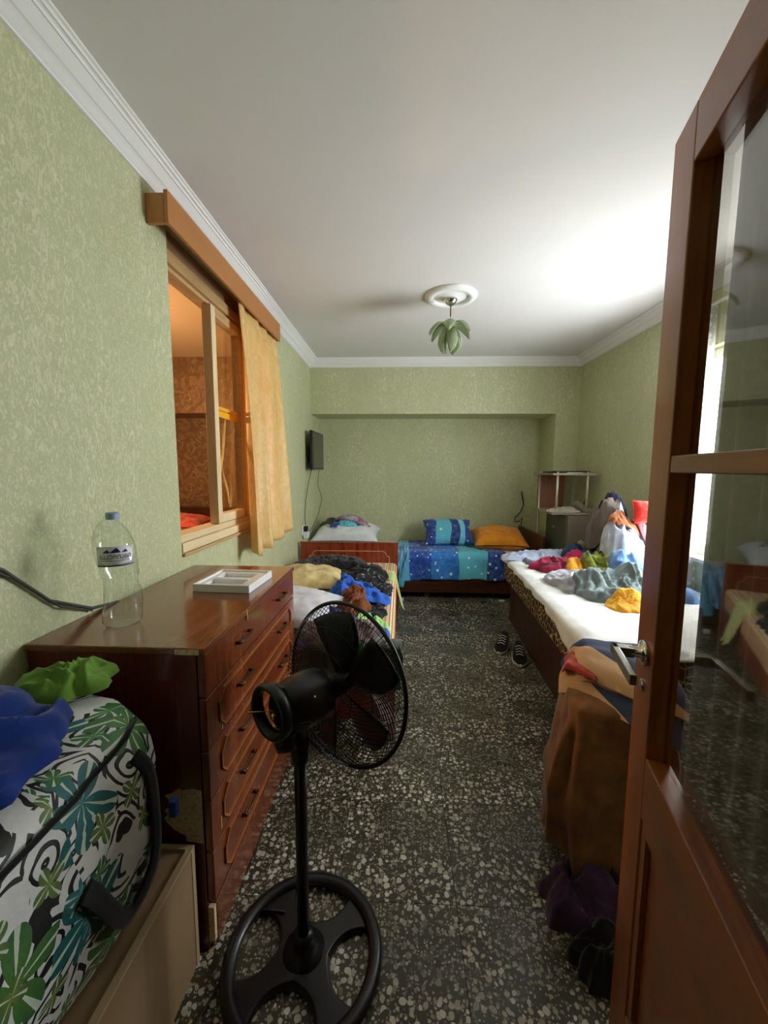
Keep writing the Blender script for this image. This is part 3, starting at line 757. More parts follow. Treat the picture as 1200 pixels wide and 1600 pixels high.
def pillow(name, label, c, size, T_, mat, rz=0, tilt=(0, 0), seed=1, parent=None, cat='pillow'):
    n = 26; mb = MB(); k = []
    M_ = Matrix.Translation(c) @ Matrix.Rotation(rz, 4, 'Z') @ Matrix.Rotation(tilt[0], 4, 'X') @ Matrix.Rotation(tilt[1], 4, 'Y')
    for sgn in (1, -1):
        def fn(u, v, sgn=sgn):
            a, b = 2*u-1, 2*v-1
            pinch = 1-.09*(1-abs(a)**2)*abs(b)**3
            pin2 = 1-.09*(1-abs(b)**2)*abs(a)**3
            e = max(0, (1-abs(a)**2.6))**.5*max(0, (1-abs(b)**2.6))**.5
            wr = .10*T_*nz(a*3+seed, b*3, sgn*3+seed)+.07*T_*(1-2*abs(nz(a*5+seed, b*5+a*2, seed*2)))
            return M_ @ Vector((a*pin2*size[0]/2, b*pinch*size[1]/2, sgn*(T_/2*e+.004)+wr*e))
        m2 = MB().grid(n, n, fn)
        if sgn < 0: m2.f = [tuple(reversed(f)) for f in m2.f]
        mb.add(m2.v, m2.f)
    o = obj(name, mb, mat, parent, smooth=True, fix=True)
    if not parent: tag(o, label, cat)
    return o

BLUEC = cloth('navy_cloth', S(18, 50, 128)); GREENC = cloth('lime_cloth', S(112, 156, 56))
bagpile = Pile(lambda x, y: .865)
garment('green_cloth', 'lime green cloth spilling over the top of the flowered bag', 'cloth', Pile(lambda x, y: .868 if y < .9 else .868), (-.765, .845), (.20, .16), .055, .3, GREENC, 3)
garment('blue_cloth', 'deep blue cloth lying on top of the flowered bag', 'cloth', bagpile, (-.80, .60), (.36, .40), .10, .2, BLUEC, 8, fold=.6)

# ------------------------------------------------------------------ fan
F = thing('pedestal_fan', 'black pedestal fan with round cage and ring base beside the dresser', 'fan', (-.26, .97, 0))
FB = Vector((-.26, .97, 0))
obj('base_ring', MB().ring(FB+Vector((0, 0, .018)), .202, .020, (0, 0, 1), 64, 10, .8), BLK, F, smooth=True)
hubm = MB().lathe([(.062, .006), (.060, .028), (.036, .042), (.026, .062), (.026, .085)], FB, n=28)
obj('hub', hubm, BLK, F, smooth=True)
for k in range(4):
    a = math.radians(38+90*k); d = Vector((cos(a), sin(a), 0)); p = Vector((-d.y, d.x, 0)); rings = []
    for i in range(8):
        t_ = i/7; r = .04+.148*t_; wdt = .034+.036*abs(2*t_-1)**2; z1 = .030-.012*t_
        rings.append([FB+d*r+p*wdt+Vector((0, 0, .006)), FB+d*r+p*wdt*.8+Vector((0, 0, z1)), FB+d*r-p*wdt*.8+Vector((0, 0, z1)), FB+d*r-p*wdt+Vector((0, 0, .006))])
    obj('spoke', MB().loft(rings), BLK, F, bevel=.004)
obj('pole', MB().tube([FB+Vector((0, 0, .08)), FB+Vector((0, 0, .63))], .0165, 16), BLK, F, smooth=True)
obj('pole_collar', MB().lathe([(.022, .60), (.024, .61), (.024, .66), (.021, .67)], FB, n=20), BLK, F, smooth=True)
AX = Vector((.60, .79, -.10)).normalized(); SD = AX.cross(Vector((0, 0, 1))).normalized(); UP = SD.cross(AX)
MC = Vector((-.255, .965, .775))          # motor centre
obj('neck', MB().tube([FB+Vector((0, 0, .66)), FB+Vector((0, 0, .70)), MC-UP*.05], [.02, .022, .026], 14), BLK, F, smooth=True)
obj('tilt_knob', MB().lathe([(.034, 0), (.036, .02), (.030, .045), (.018, .05)], FB+Vector((-.012, -.016, .685)), (-.85, -.5, 0), 20), BLK, F, smooth=True)
obj('motor_housing', MB().lathe([(.028, -.072), (.046, -.066), (.060, -.045), (.068, -.01), (.070, .03), (.067, .06), (.052, .068)], MC, AX, 32), BLK, F, smooth=True)
for k in range(5):
    for sg in (-1, 1):
        q = math.radians(200+10*k) if sg > 0 else math.radians(-20-10*k)
        d = SD*cos(q)+UP*sin(q); obj('vent_slot', MB().bar(MC+d*.0605-AX*.045, MC+d*.0685-AX*.014, .004, .003, d), RUBBER, F)
obj('ring_handle', MB().ring(MC-AX*.088+UP*.004, .062, .0085, AX*.95+UP*.1, 40, 8, 2.0), BLK, F, smooth=True)
for sg in (1, -1): obj('handle_arm', MB().bar(MC-AX*.063+UP*.057*sg, MC-AX*.09+UP*.062*sg, .03, .012), BLK, F, bevel=.003)
obj('pull_chain', MB().tube([MC-AX*.072, MC-AX*.085+UP*.004, MC-AX*.135+UP*.008-SD*.03], .0012, 5).lathe([(.004, 0), (.009, -.004), (.009, -.012), (.004, -.015)], MC-AX*.073-UP*.012, AX, 14), BRASS, F, smooth=True)
for q, r, al in ((.5, .068, -.005), (2.4, .068, .0), (3.9, .069, .035), (5.2, .069, .03), (4.5, .054, -.055)):
    d = SD*cos(q)+UP*sin(q); obj('screw', MB().lathe([(.004, -.002), (.004, .003), (.002, .0045)], MC+d*r+AX*al, d, 10), CHROME, F, smooth=True)
GC = MC+AX*.155; GR = .228
obj('cage_rim', MB().ring(GC, GR, .006, AX, 72, 8), BLK, F, smooth=True)
def cage(sgn, depth, r0, nw, name):
    mb = MB()
    for k in range(nw):
        q = 2*pi*k/nw; pts = []
        for i in range(7):
            t_ = i/6; r = r0+(GR-r0)*t_; tw = q+sgn*.35*(1-t_)
            pts.append(GC+(SD*cos(tw)+UP*sin(tw))*r+AX*sgn*depth*math.sqrt(max(0, 1-(r/GR)**3)))
        mb.tube(pts, .0011, 4)
    for rr_ in (.11, .17): mb.ring(GC+AX*sgn*depth*math.sqrt(1-(rr_/GR)**3), rr_, .0012, AX, 48, 4)
    return obj(name, mb, BLKM, F)
cage(-1, .085, .07, 84, 'rear_cage'); cage(1, .065, .035, 84, 'front_cage')
obj('front_badge', MB().lathe([(.038, .060), (.038, .068), (.03, .071), (.001, .072)], GC, AX, 24), BLK, F, smooth=True)
obj('blade_hub', MB().lathe([(.032, -.045), (.034, .0), (.028, .03), (.001, .04)], GC, AX, 24), BLK, F, smooth=True)
BLADE = Mat('smoky_blade', S(30, 27, 25), .3)
for k in range(5):
    def bl(u, v, k=k):
        r = .028+.172*u; a = 2*pi*k/5+.3+(v-.5)*(.9-.25*u+.2*sin(u*pi))+.35*u
        return GC+(SD*cos(a)+UP*sin(a))*r+AX*(.030*(v-.5)*-1.2)
    obj('blade', MB().grid(10, 6, bl), BLADE, F, smooth=True, solid=.002)
tag(obj('fan_cord', MB().tube([(-.34, 1.06, .03), (-.44, 1.08, .012), (-.462, 1.0, .008), (-.47, .9, .008), (-.50, .80, .008), (-.48, .62, .008), (-.45, .5, .008)], .0035, 6), BLK, smooth=True), 'thin black cord lying on the floor from the fan base', 'cord')

# ------------------------------------------------------------------ left bed
LB = thing('single_bed', 'red-brown single bed heaped with clothes beside the dresser', 'bed', (-.49, 2.85, 0))
def inlay_board(name, y, z0, z1, legs_z, face, par):
    b = obj(name, MB().box(-.965, -.018, y-.014, y+.014, z0, z1), WD_BEDRED, par, bevel=.003)
    obj('cap_rail', MB().box(-.972, -.012, y-.019, y+.019, z1, z1+.016), WD_BEDRED, b, bevel=.003)
    obj('corner_post', MB().box(-.06, -.016, y-.017, y+.017, 0.001, z1-.001), WD_BEDRED, b, bevel=.003)
    obj('corner_post', MB().box(-.967, -.923, y-.017, y+.017, 0.001, z1-.001), WD_BEDRED, b, bevel=.003)
    yy = y-.0148; mb = MB(); xa, xb, za, zb, c = -.88, -.10, z0+.06, z1-.07, .05
    pts = [(xa, za), (xa, zb-c), (xa+.02, zb-c), (xa+.04, zb-.012), (xa+c+.01, zb), (xb-c-.01, zb), (xb-.04, zb-.012), (xb-.02, zb-c), (xb, zb-c), (xb, za)]
    for p, q in zip(pts, pts[1:]): mb.bar((p[0], yy, p[1]), (q[0], yy, q[1]), .0045, .002, (0, 1, 0))
    obj('inlay_line', mb, INLAY, b)
    return b
inlay_board('headboard', 3.8, .12, .652, 0, -1, LB)
inlay_board('footboard', 1.90, .11, .462, 0, -1, LB)
obj('side_rail', MB().box(-.045, -.022, 1.918, 3.782, .20, .34), WD_BEDRED, LB, bevel=.003)
obj('side_rail', MB().box(-.965, -.942, 1.918, 3.782, .20, .34), WD_BEDRED, LB, bevel=.003)
STRIPE = Mat('striped_mattress', rough=.9)
_x = STRIPE.n('SeparateXYZ', {0: STRIPE.co()}).outputs[0]
_w = STRIPE.math('FRACT', STRIPE.math('MULTIPLY', _x, 17.))
STRIPE.set('Base Color', STRIPE.ramp(_w, [(0, S(232, 214, 180)), (.3, S(206, 120, 66)), (.42, S(240, 226, 200)), (.6, S(150, 66, 60)), (.68, S(228, 190, 130)), (.85, S(196, 150, 110))], 'CONSTANT'))
obj('mattress', MB().box(-.935, -.025, 1.922, 3.778, .30, .478), STRIPE, LB, bevel=.035)
def lbase(x, y):
    z = .479
    dx = max(0, x-(-.03)); z -= min(.30, dx*5.)
    dy = max(0, 1.885-y); z -= min(.22, dy*4.)
    return z
LP = Pile(lbase)
GREY = cloth('dark_grey_fleece', S(74, 74, 76)); BLACK = cloth('black_cotton', S(28, 26, 30)); LGRN = cloth('pale_green_cotton', S(176, 220, 140), S(226, 200, 130))
G = 'clothes heaped on the single bed'
garment('grey_blanket', 'dark grey blanket bunched against the headboard of the clothes-heaped bed', 'blanket', LP, (-.62, 3.40), (.70, .55), .13, .15, GREY, 11, G, rags=.2)
garment('green_cloth', 'pale green cloth draped over the bed corner near the headboard', 'cloth', LP, (-.10, 3.28), (.30, .30), .03, .3, LGRN, 12, G, flat=.6, rags=.35)
garment('black_jacket', 'black jacket lying in front of the grey blanket on the bed', 'jacket', LP, (-.34, 3.12), (.48, .5), .11, -.3, BLACK, 13, G)
bp = obj('white_print', MB().box(0, 0, 0, 0, 0, 0), WHITEP) if False else None
garment('black_shirt', 'black shirt with speckled white print on the bed', 'shirt', LP, (-.21, 2.86), (.32, .34), .06, .2, (lambda m: (m.set('Base Color', m.mix(m.ramp(m.noise(m.co(), 55, 2, .7).outputs[0], [(.62, 0.), (.66, 1.)]), S(24, 24, 28), S(190, 190, 196))), m)[1])(Mat('black_printed_cotton', rough=.9)), 14, G)
YPAT = cloth('yellow_print', S(224, 206, 148), S(200, 174, 112)); WPIL = cloth('white_pillow_cotton', S(224, 224, 232), S(206, 208, 220))
pillow('yellow_pillow', 'yellow patterned pillow among the clothes on the bed', (-.64, 2.80, .575), (.48, .40), .15, YPAT, .25, (.10, .08), 3)
pillow('white_pillow', 'white pillow lying next to the yellow pillow on the bed', (-.60, 2.22, .565), (.46, .46), .14, WPIL, -.2, (.10, .08), 7)
garment('red_cloth', 'small bright red cloth between the yellow pillow and blue shirt', 'cloth', LP, (-.40, 2.80), (.14, .2), .09, .2, cloth('bright_red', S(214, 44, 40)), 15, G)
garment('dark_cloth', 'dark printed cloth beneath the red cloth on the bed', 'cloth', LP, (-.44, 2.62), (.26, .3), .06, .1, cloth('dark_plum', S(44, 36, 42), S(70, 66, 76)), 16, G)
garment('black_trousers', 'black trousers partly under the blue shirt on the bed', 'trousers', LP, (-.19, 2.38), (.24, .28), .06, .1, BLACK, 17, G)
garment('blue_shirt', 'bright blue shirt crumpled on the bed', 'shirt', LP, (-.26, 2.58), (.36, .34), .11, -.2, cloth('royal_blue', S(44, 104, 206), S(34, 84, 180)), 18, G)
garment('brown_cloth', 'rust brown cloth lying below the blue shirt on the bed', 'cloth', LP, (-.33, 2.31), (.28, .34), .10, -.5, cloth('rust_brown', S(150, 86, 40), S(96, 44, 30)), 19, G)
TW = Mat('green_blue_towel', rough=.95)
_y = TW.n('SeparateXYZ', {0: TW.co()}).outputs[1]
TW.set('Base Color', TW.ramp(TW.math('SUBTRACT', _y, 1.5), [(0, S(58, 92, 190)), (.56, S(172, 230, 130))], 'CONSTANT')); TW.set('Sheen Weight', .3); TW.bump(TW.noise(TW.co(), 600, 2).outputs[0], .4, .003)
garment('striped_towel', 'lime green towel with a blue end lying on the bed', 'towel', LP, (-.16, 2.10), (.23, .30), .07, .05, TW, 20, G, rags=.1, flat=.7)
garment('navy_cloth', 'navy printed cloth lying behind the fan cage on the bed', 'cloth', LP, (-.42, 2.06), (.38, .34), .06, .1, cloth('navy_print', S(40, 48, 110), S(92, 84, 150), weave=120), 21, G)
garment('beige_blanket', 'greyish beige blanket folded at the foot end of the bed', 'blanket', LP, (-.30, 1.97), (.46, .20), .06, 0, cloth('grey_beige', S(140, 126, 122), S(116, 104, 104)), 22, G, rags=.1, flat=.7)
# cloths hanging over the footboard corner
def hang(name, label, cat, x0, x1, top, front, back, mat, seed, yb=1.90, th=.024, par=None):
    def fn(u, v):
        x = x0+(x1-x0)*u; L0, L1 = back, front+(.04*nz(u*3, seed)); s_ = -L0+(L0+L1)*v
        d = th+.006+.010*(1+nz(u*4+seed, v*3, seed))
        if s_ < -.02: y, z = yb+d, top+s_+.02
        elif s_ > .02: y, z = yb-d-.012*sin(u*11+seed)*min(1, (s_-.02)*8), top-s_+.02
        else: a = (s_+.02)/.04*pi; y, z = yb+d*cos(a), top+.012*sin(a)
        return (x+.015*nz(u*2, v*4, seed)+.03*(v-.5)*(u-.5), y, z+.008*nz(u*5, v*4, seed+3))
    return tag(obj(name, MB().grid(40, 36, fn), mat, smooth=True, solid=.006), label, cat)
hang('green_trousers', 'emerald green trousers hanging over the footboard of the bed', 'trousers', -.30, .012, .488, .20, .10, cloth('emerald', S(22, 128, 62), S(16, 96, 48)), 4)
hang('olive_jacket', 'grey-green jacket hanging over the footboard corner of the bed', 'jacket', -.17, .014, .506, .10, .12, cloth('olive_grey', S(84, 92, 82), S(66, 72, 64)), 9, th=.040)

# ------------------------------------------------------------------ bed along the back wall
BB = thing('daybed', 'dark wooden bed with blue dotted bedding along the back wall', 'bed', (.3, 4.5, 0))
obj('front_rail', MB().box(-.96, 1.445, 4.13, 4.155, .07, .29), WD_DARK, BB, bevel=.004)
obj('base', MB().box(-.95, 1.44, 4.156, 4.87, .12, .26), WD_DARK, BB)
obj('headboard', MB().box(1.446, 1.48, 4.02, 4.87, .04, .70), WD_DARK, BB, bevel=.006)
obj('footboard', MB().box(-.99, -.962, 4.13, 4.87, .04, .5), WD_DARK, BB, bevel=.006)
for x in (-.9, .3, 1.38): obj('leg', MB().box(x-.03, x+.03, 4.18, 4.24, .001, .12), WD_DARK, BB)
obj('mattress', MB().box(-.955, 1.44, 4.16, 4.865, .27, .49), WPIL, BB, bevel=.04)
def patch_print(name, sc, seed, cols, stripes=True):
    m = Mat(name, rough=.85); v = m.co(loc=(seed, seed*.7, 0))
    vw = m.n('VectorMath', {0: v, 1: m.n('VectorMath', {0: m.noise(v, 3.2, 2).outputs[1], 1: (.10, .10, .10)}, operation='MULTIPLY').outputs[0]}, operation='ADD').outputs[0]
    xx = m.n('SeparateXYZ', {0: vw}).outputs[0]
    f = m.math('FRACT', m.math('MULTIPLY', xx, sc))
    col = m.ramp(f, cols, 'CONSTANT')
    mot = m.noise(v, 26, 3, .6).outputs[0]
    col = m.mix(m.ramp(mot, [(.45, 0.), (.8, .4)]), col, S(120, 196, 220))
    d = m.n('TexVoronoi', {'Vector': v, 'Scale': 15., 'Randomness': .9}); sp = m.n('SeparateColor', {0: d.outputs['Color']})
    dot = m.math('LESS_THAN', d.outputs['Distance'], m.math('MULTIPLY_ADD', sp.outputs[0], .20, .06))
    col = m.mix(dot, col, S(228, 238, 246))
    m.set('Base Color', col); m.set('Sheen Weight', .2); m.bump(m.noise(v, 500, 2).outputs[0], .2, .002); return m
PB = patch_print('blue_patchwork', .74, -.02, [(0, S(96, 184, 222)), (.10, S(30, 70, 170)), (.27, S(36, 116, 206)), (.48, S(92, 190, 210)), (.70, S(24, 48, 136))])
def cover(u, v):
    x = .035-.12*0+u*(1.12); L = .72+.30; s_ = v*L
    wv = .010*nz(x*5, s_*5, 1)+.008*nz(x*12, s_*9, 2)
    if s_ < .66: y, z = 4.83-s_, .505+wv*1.3
    elif s_ < .74: a = (s_-.66)/.08*pi/2; y, z = 4.17-.05*sin(a), .505-.05*(1-cos(a))+wv
    else: t_ = s_-.74; y = 4.12-.018*sin(x*19+1.2*nz(x*3, 0))*min(1, t_*7)-.008; z = .455-t_*(.86+.14*nz(x*3.1, 5)+(.25 if x < .1 else 0)*1)
    return (x-.05+.02*nz(s_*4, x), y, z)
tag(obj('dotted_blanket', MB().grid(110, 60, cover), PB, smooth=True, solid=.008), 'blue and teal patchwork blanket with white dots on the daybed', 'blanket')
STR2 = Mat('blue_white_stripes', rough=.9)
_x = STR2.n('SeparateXYZ', {0: STR2.co()}).outputs[0]; STR2.set('Base Color', STR2.ramp(STR2.math('FRACT', STR2.math('MULTIPLY', STR2.math('ADD', _x, STR2.math('MULTIPLY', STR2.noise(STR2.co(), 6, 2).outputs[0], .05)), 30.)), [(0, S(44, 108, 178)), (.35, S(176, 214, 236)), (.7, S(92, 160, 208))]))
def stf(u, v):
    x = -.13+u*.20; t_ = v
    if t_ < .3: y, z = 4.34-.18*t_/.3, .525+.015*sin(u*9)
    else: y = 4.105+.022*sin(u*17+t_*2)*min(1, (t_-.3)*4); z = .52-(t_-.3)/.7*(.36-.10*u)
    return (x+.02*sin(t_*5), y, z)
tag(obj('striped_sheet', MB().grid(30, 30, stf), STR2, smooth=True, solid=.006), 'blue and white striped sheet end hanging off the daybed', 'sheet')
PB2 = patch_print('blue_patchwork_pillow', 1.9, .33, [(0, S(130, 206, 232)), (.12, S(28, 56, 150)), (.46, S(96, 190, 212)), (.80, S(24, 44, 124))])
pillow('dotted_pillow', 'blue dotted patchwork pillow standing against the back wall', (.555, 4.56, .655), (.56, .36), .20, PB2, .05, (.75, 0), 5)
pillow('orange_pillow', 'plain orange pillow at the head of the daybed', (1.12, 4.50, .60), (.58, .46), .21, cloth('orange_cotton', S(236, 150, 40), S(222, 134, 32)), -.05, (.22, 0), 9)
WPR = cloth('white_leaf_print', S(232, 234, 236), S(220, 222, 226))
pillow('white_duvet', 'white duvet bundle with faint grey leaf print behind the headboard', (-.60, 4.47, .625), (.74, .56), .26, WPR, .0, (.1, 0), 12, cat='duvet')
HP = Pile(lambda x, y: .745-.5*(x+.6)**2)
garment('dotted_blanket', 'folded blue dotted cloth on top of the white duvet', 'cloth', HP, (-.60, 4.45), (.44, .30), .07, .05, PB2, 31, rags=.12, flat=.7)
LIL = cloth('lilac_stripe', S(190, 184, 206), S(150, 96, 110))
garment('lilac_cloth', 'lilac cloth topping the folded blue dotted cloth', 'cloth', HP, (-.52, 4.47), (.40, .22), .04, -.1, LIL, 32, rags=.15, flat=.6)
garment('brown_cloth', 'olive brown cloth beside the white duvet under the television', 'cloth', Pile(lambda x, y: .68), (-.80, 4.60), (.26, .24), .12, .1, cloth('olive_brown', S(110, 100, 66)), 33)
tag(obj('antenna_wire', MB().tube([(1.47, 4.875, 1.115), (1.485, 4.87, 1.03), (1.50, 4.87, .95), (1.46, 4.86, .86), (1.395, 4.86, .79), (1.40, 4.85, .745), (1.45, 4.85, .75), (1.48, 4.84, .80), (1.47, 4.84, .71)], .006, 7), BLK, smooth=True), 'curly black cable hanging on the alcove wall above the orange pillow', 'cable')

# ------------------------------------------------------------------ right bed
RA = math.radians(-3.2)
RB = thing('double_bed', 'brown bed with white sheet and spotted mattress cover along the right wall', 'bed', (.83, 1.62, 0), RA)
RW, RL = .98, 1.98
def rl(n, a, b, c, d, e, f, m, bev=.004): return obj(n, MB().box(a, b, c, d, e, f), m, RB, bevel=bev, local=True)
rl('side_panel', .075, .10, .03, RL-.02, .002, .385, WD_DARK)
rl('end_panel', .10, RW-.03, .03, .055, .002, .385, WD_DARK)
rl('end_panel', .10, RW-.03, RL-.045, RL-.02, .002, .385, WD_DARK)
rl('slat_base', .10, RW-.03, .055, RL-.045, .34, .385, WD_DARK)
SPOT = Mat('spotted_cover', rough=.9)
_v = SPOT.co(); _e = SPOT.n('TexVoronoi', {'Vector': _v, 'Scale': 23.}, feature='DISTANCE_TO_EDGE'); _c = SPOT.n('TexVoronoi', {'Vector': _v, 'Scale': 23.})
_in = SPOT.ramp(_e.outputs['Distance'], [(.035, 0.), (.07, 1.)])
_sp = SPOT.ramp(_c.outputs['Distance'], [(0, S(104, 66, 38)), (.3, S(52, 28, 16))])
SPOT.set('Base Color', SPOT.mix(_in, S(212, 180, 132), _sp))
obj('mattress', MB().box(.012, RW-.01, .0, RL, .386, .60), SPOT, RB, bevel=.03, local=True)
SHEET = cloth('white_sheet_cotton', S(238, 238, 236), S(228, 228, 228))
sh = thing('bed_sheet', 'rumpled white bed sheet spread over the spotted mattress', 'sheet', (.83, 1.62, 0), RA)
def shf(u, v):
    y = -.02+v*(RL+.03); L = .10+RW; s_ = u*L-.10
    hem = .022+.010*nz(y*4, 3)+.008*nz(y*13, 5)+.34*max(0, .36-v)
    wv = .010*nz(s_*6, y*6, 2)+.008*(1-2*abs(nz(s_*5+.7*nz(y*3, 1), y*8, 6)))
    if s_ < 0:
        k = -s_/.10; x = -.008-.012*(1+sin(y*24+2*nz(y*3, 0)))*k*.6; z = .598-k*hem
    else:
        e = min(1, s_/.05); x = s_-.006*(1-e); z = .596+.014*e+wv*e+.004
    if v < .02 and s_ > 0: z -= .01
    return (x, y, z)
obj('cotton', MB().grid(70, 110, shf), SHEET, sh, smooth=True, solid=.005, local=True)
RP = Pile(lambda x, y: .617)
G2 = 'clothes heaped on the right bed'
def rg(name, label, cat, c, size, H, rot, col, seed, col2=None, **k):
    m = col if isinstance(col, Mat) else cloth('cloth_%d' % seed, S(*col), S(*col2) if col2 else None)
    if seed < 53: H *= .74; size = (size[0]*1.18, size[1]*1.12); k.setdefault('flat', .5); k.setdefault('box', 3.2)
    return garment(name, label, cat, RP, c, size, H, rot, m, seed, G2, **k)
rg('pale_blue_sheet', 'pale blue-white sheet bunched at the far corner of the white bed', 'sheet', (1.30, 3.42), (.58, .30), .09, .1, (196, 208, 232), 41, (168, 178, 206))
rg('beige_cloth', 'small beige cloth by the grey cabinet on the bed', 'cloth', (1.66, 3.50), (.2, .16), .16, .2, (176, 156, 116), 42)
rg('grey_strap', 'small grey strap of clothing on the white sheet', 'strap', (1.10, 3.16), (.10, .24), .05, .6, (120, 124, 142), 43)
rg('navy_jeans', 'crumpled dark navy jeans in the middle of the clothes heap', 'jeans', (1.50, 3.16), (.34, .36), .17, -.3, (38, 48, 74), 44, (58, 76, 108))
rg('brown_grey_shirt', 'brown-grey shirt behind the lime green shirt', 'shirt', (1.68, 3.06), (.26, .28), .12, .2, (106, 92, 78), 45, (84, 70, 60))
rg('crimson_shirt', 'crimson shirt crumpled on the white sheet', 'shirt', (1.22, 2.98), (.34, .32), .12, -.1, (186, 26, 84), 46, (120, 14, 46))
rg('orange_cloth', 'small orange cloth tucked below the crimson shirt', 'cloth', (1.28, 2.82), (.16, .16), .07, .2, (232, 158, 40), 47)
rg('lime_shirt', 'lime and olive green shirt crumpled on the clothes heap', 'shirt', (1.50, 2.80), (.34, .36), .19, .3, (160, 170, 62), 48, (84, 88, 36))
rg('grey_shirt', 'pale grey shirt crumpled near the edge of the white sheet', 'shirt', (1.16, 2.60), (.30, .36), .12, .3, (196, 194, 204), 49, (150, 146, 156))
rg('denim_jacket', 'light blue denim jacket piled beside the lime green shirt', 'jacket', (1.56, 2.50), (.34, .44), .17, .1, (124, 164, 214), 50, (84, 118, 168))
rg('sage_trousers', 'sage grey-green trousers lying in front of the clothes heap', 'trousers', (1.30, 2.38), (.36, .38), .13, -.3, (134, 148, 150), 51, (104, 118, 118))
rg('yellow_cloth', 'small yellow cloth lying before the sage trousers', 'cloth', (1.24, 2.16), (.18, .14), .05, .2, (244, 186, 44), 52, (226, 150, 30))
# heap at the wall end of the bed
rg('grey_brown_bag', 'grey-brown fabric bundle under the red bag', 'bundle', (1.70, 3.22), (.38, .30), .36, .0, (124, 112, 102), 55, (100, 88, 80), flat=1.4, rags=.08, box=7)
rg('white_bedding', 'white bedding piled at the wall side of the bed', 'bedding', (1.68, 2.92), (.40, .30), .24, .1, (214, 222, 240), 53, (186, 192, 212), flat=1., rags=.10, box=6)
rg('rust_cloth', 'rust orange cloth lying on the white bedding pile', 'cloth', (1.64, 2.95), (.24, .16), .05, .1, (176, 104, 66), 54, flat=.6)
rg('pink_cloth', 'dusty pink cloth lying beneath the red bag', 'cloth', (1.80, 2.95), (.20, .20), .07, .1, (206, 120, 126), 56, flat=1., rags=.12)
RBAG = cloth('coral_red_nylon', S(246, 66, 54), S(236, 52, 44))
rbz = min(max(RP.at(1.795, 2.92)+.083, 1.07), 1.12)
rbg = pillow('red_bag', 'bright coral red bag with dark scrawled lettering atop the heap', (1.795, 2.92, rbz), (.24, .17), .10, RBAG, .12, (1.35, 0), 4, cat='bag')
ink = MB()
for k, (z, x0_, x1_) in enumerate(((rbz+.04, 1.70, 1.80), (rbz, 1.70, 1.86), (rbz-.035, 1.73, 1.84))):
    ink.tube([(x0_+(x1_-x0_)*i/14, 2.842+.010*abs(i/7-1)**2+.012*(x0_+(x1_-x0_)*i/14-1.78), z+.006*sin(i*2.3+k)*(1 if k != 1 else .3)) for i in range(15)], .0022, 5)
obj('scrawl', ink, Mat('dark_red_ink', S(130, 20, 24), .6), rbg)
rg('navy_bag', 'dark navy bag behind the red bag on the heap', 'bag', (1.72, 3.24), (.20, .2), .10, .1, (30, 30, 58), 57, flat=.9)

# ------------------------------------------------------------------ corner shelf stand, cabinet
SHM = wood('grey_shelf_board', S(150, 136, 116), S(176, 162, 140), 'X', .5)
ss = thing('shelf_stand', 'small corner shelf stand with pale metal tubes above the cabinet', 'shelf', (1.68, 4.12, 0))
PALEM = Mat('pale_metal', S(214, 204, 186), .35, Metallic=.4)
obj('top_shelf', MB().box(1.46, 1.90, 3.88, 4.42, 1.325, 1.345), SHM, ss, bevel=.003)
obj('middle_shelf', MB().box(1.46, 1.90, 3.86, 4.42, .945, .965), SHM, ss, bevel=.003)
for x, y, z0 in ((1.515, 3.90, .965), (1.80, 3.90, .965), (1.505, 4.36, .001), (1.86, 4.36, .001)):
    obj('tube_post', MB().tube([(x, y, z0), (x, y, 1.36)], .011, 12), PALEM, ss, smooth=True)
obj('back_board', MB().box(1.50, 1.78, 4.395, 4.405, .966, 1.32), wood('rust_board', S(140, 88, 58), S(166, 110, 76), 'Z', .5), ss)
cb = thing('bedside_cabinet', 'grey-brown cabinet with a small door beneath the corner shelf stand', 'cabinet', (1.75, 4.1, 0))
CABM = plaster('grey_cabinet_paint', S(126, 112, 98)); CABD = plaster('grey_cabinet_door', S(92, 92, 74))
obj('body', MB().box(1.60, 1.915, 3.82, 4.335, .001, .94), CABM, cb, bevel=.004)
cd = obj('door', MB().box(1.582, 1.5985, 3.83, 4.33, .05, .93), CABD, cb, bevel=.003)
obj('handle', MB().bar((1.574, 4.05, .80), (1.574, 4.13, .80), .012, .012), CHROME, cd, bevel=.002)
SP = Pile(lambda x, y: .966)
garment('linen_bundle', 'pale folded linen lying along the middle shelf of the stand', 'linen', SP, (1.60, 3.94), (.34, .16), .05, .0, cloth('pale_linen', S(196, 188, 168)), 61, rags=.1, flat=.7)
garment('linen_bundle', 'greyish towel roll on the middle shelf beside the pale linen', 'towel', SP, (1.78, 3.96), (.20, .16), .07, .1, cloth('grey_towel', S(160, 150, 132), S(90, 82, 70)), 62, rags=.1, flat=.7)
tag(obj('folded_paper', MB().box(1.62, 1.78, 3.95, 4.15, 1.3455, 1.352), TRW, bevel=.001), 'white papers on the top of the shelf stand', 'paper')
tag(obj('dark_tablet', MB().box(1.58, 1.86, 3.98, 4.2, 1.3525, 1.366), BLK, bevel=.003), 'flat dark tablet lying over the white papers on the shelf stand', 'tablet')
tag(obj('black_ruler', MB().box(1.50, 1.74, 4.22, 4.27, 1.3455, 1.360), BLK, bevel=.002), 'dark strip lying at the back of the shelf stand top', 'strip')
def hornf(a): return [(1.82+a, 4.1, .966), (1.85+a, 4.1, 1.0), (1.88+a, 4.1, 1.05), (1.895+a, 4.1, 1.13)]
tag(obj('dark_hook', MB().tube(hornf(0), [.018, .016, .012, .004], 8), WD_DARK, smooth=True), 'dark curved horn standing on the middle shelf', 'horn')

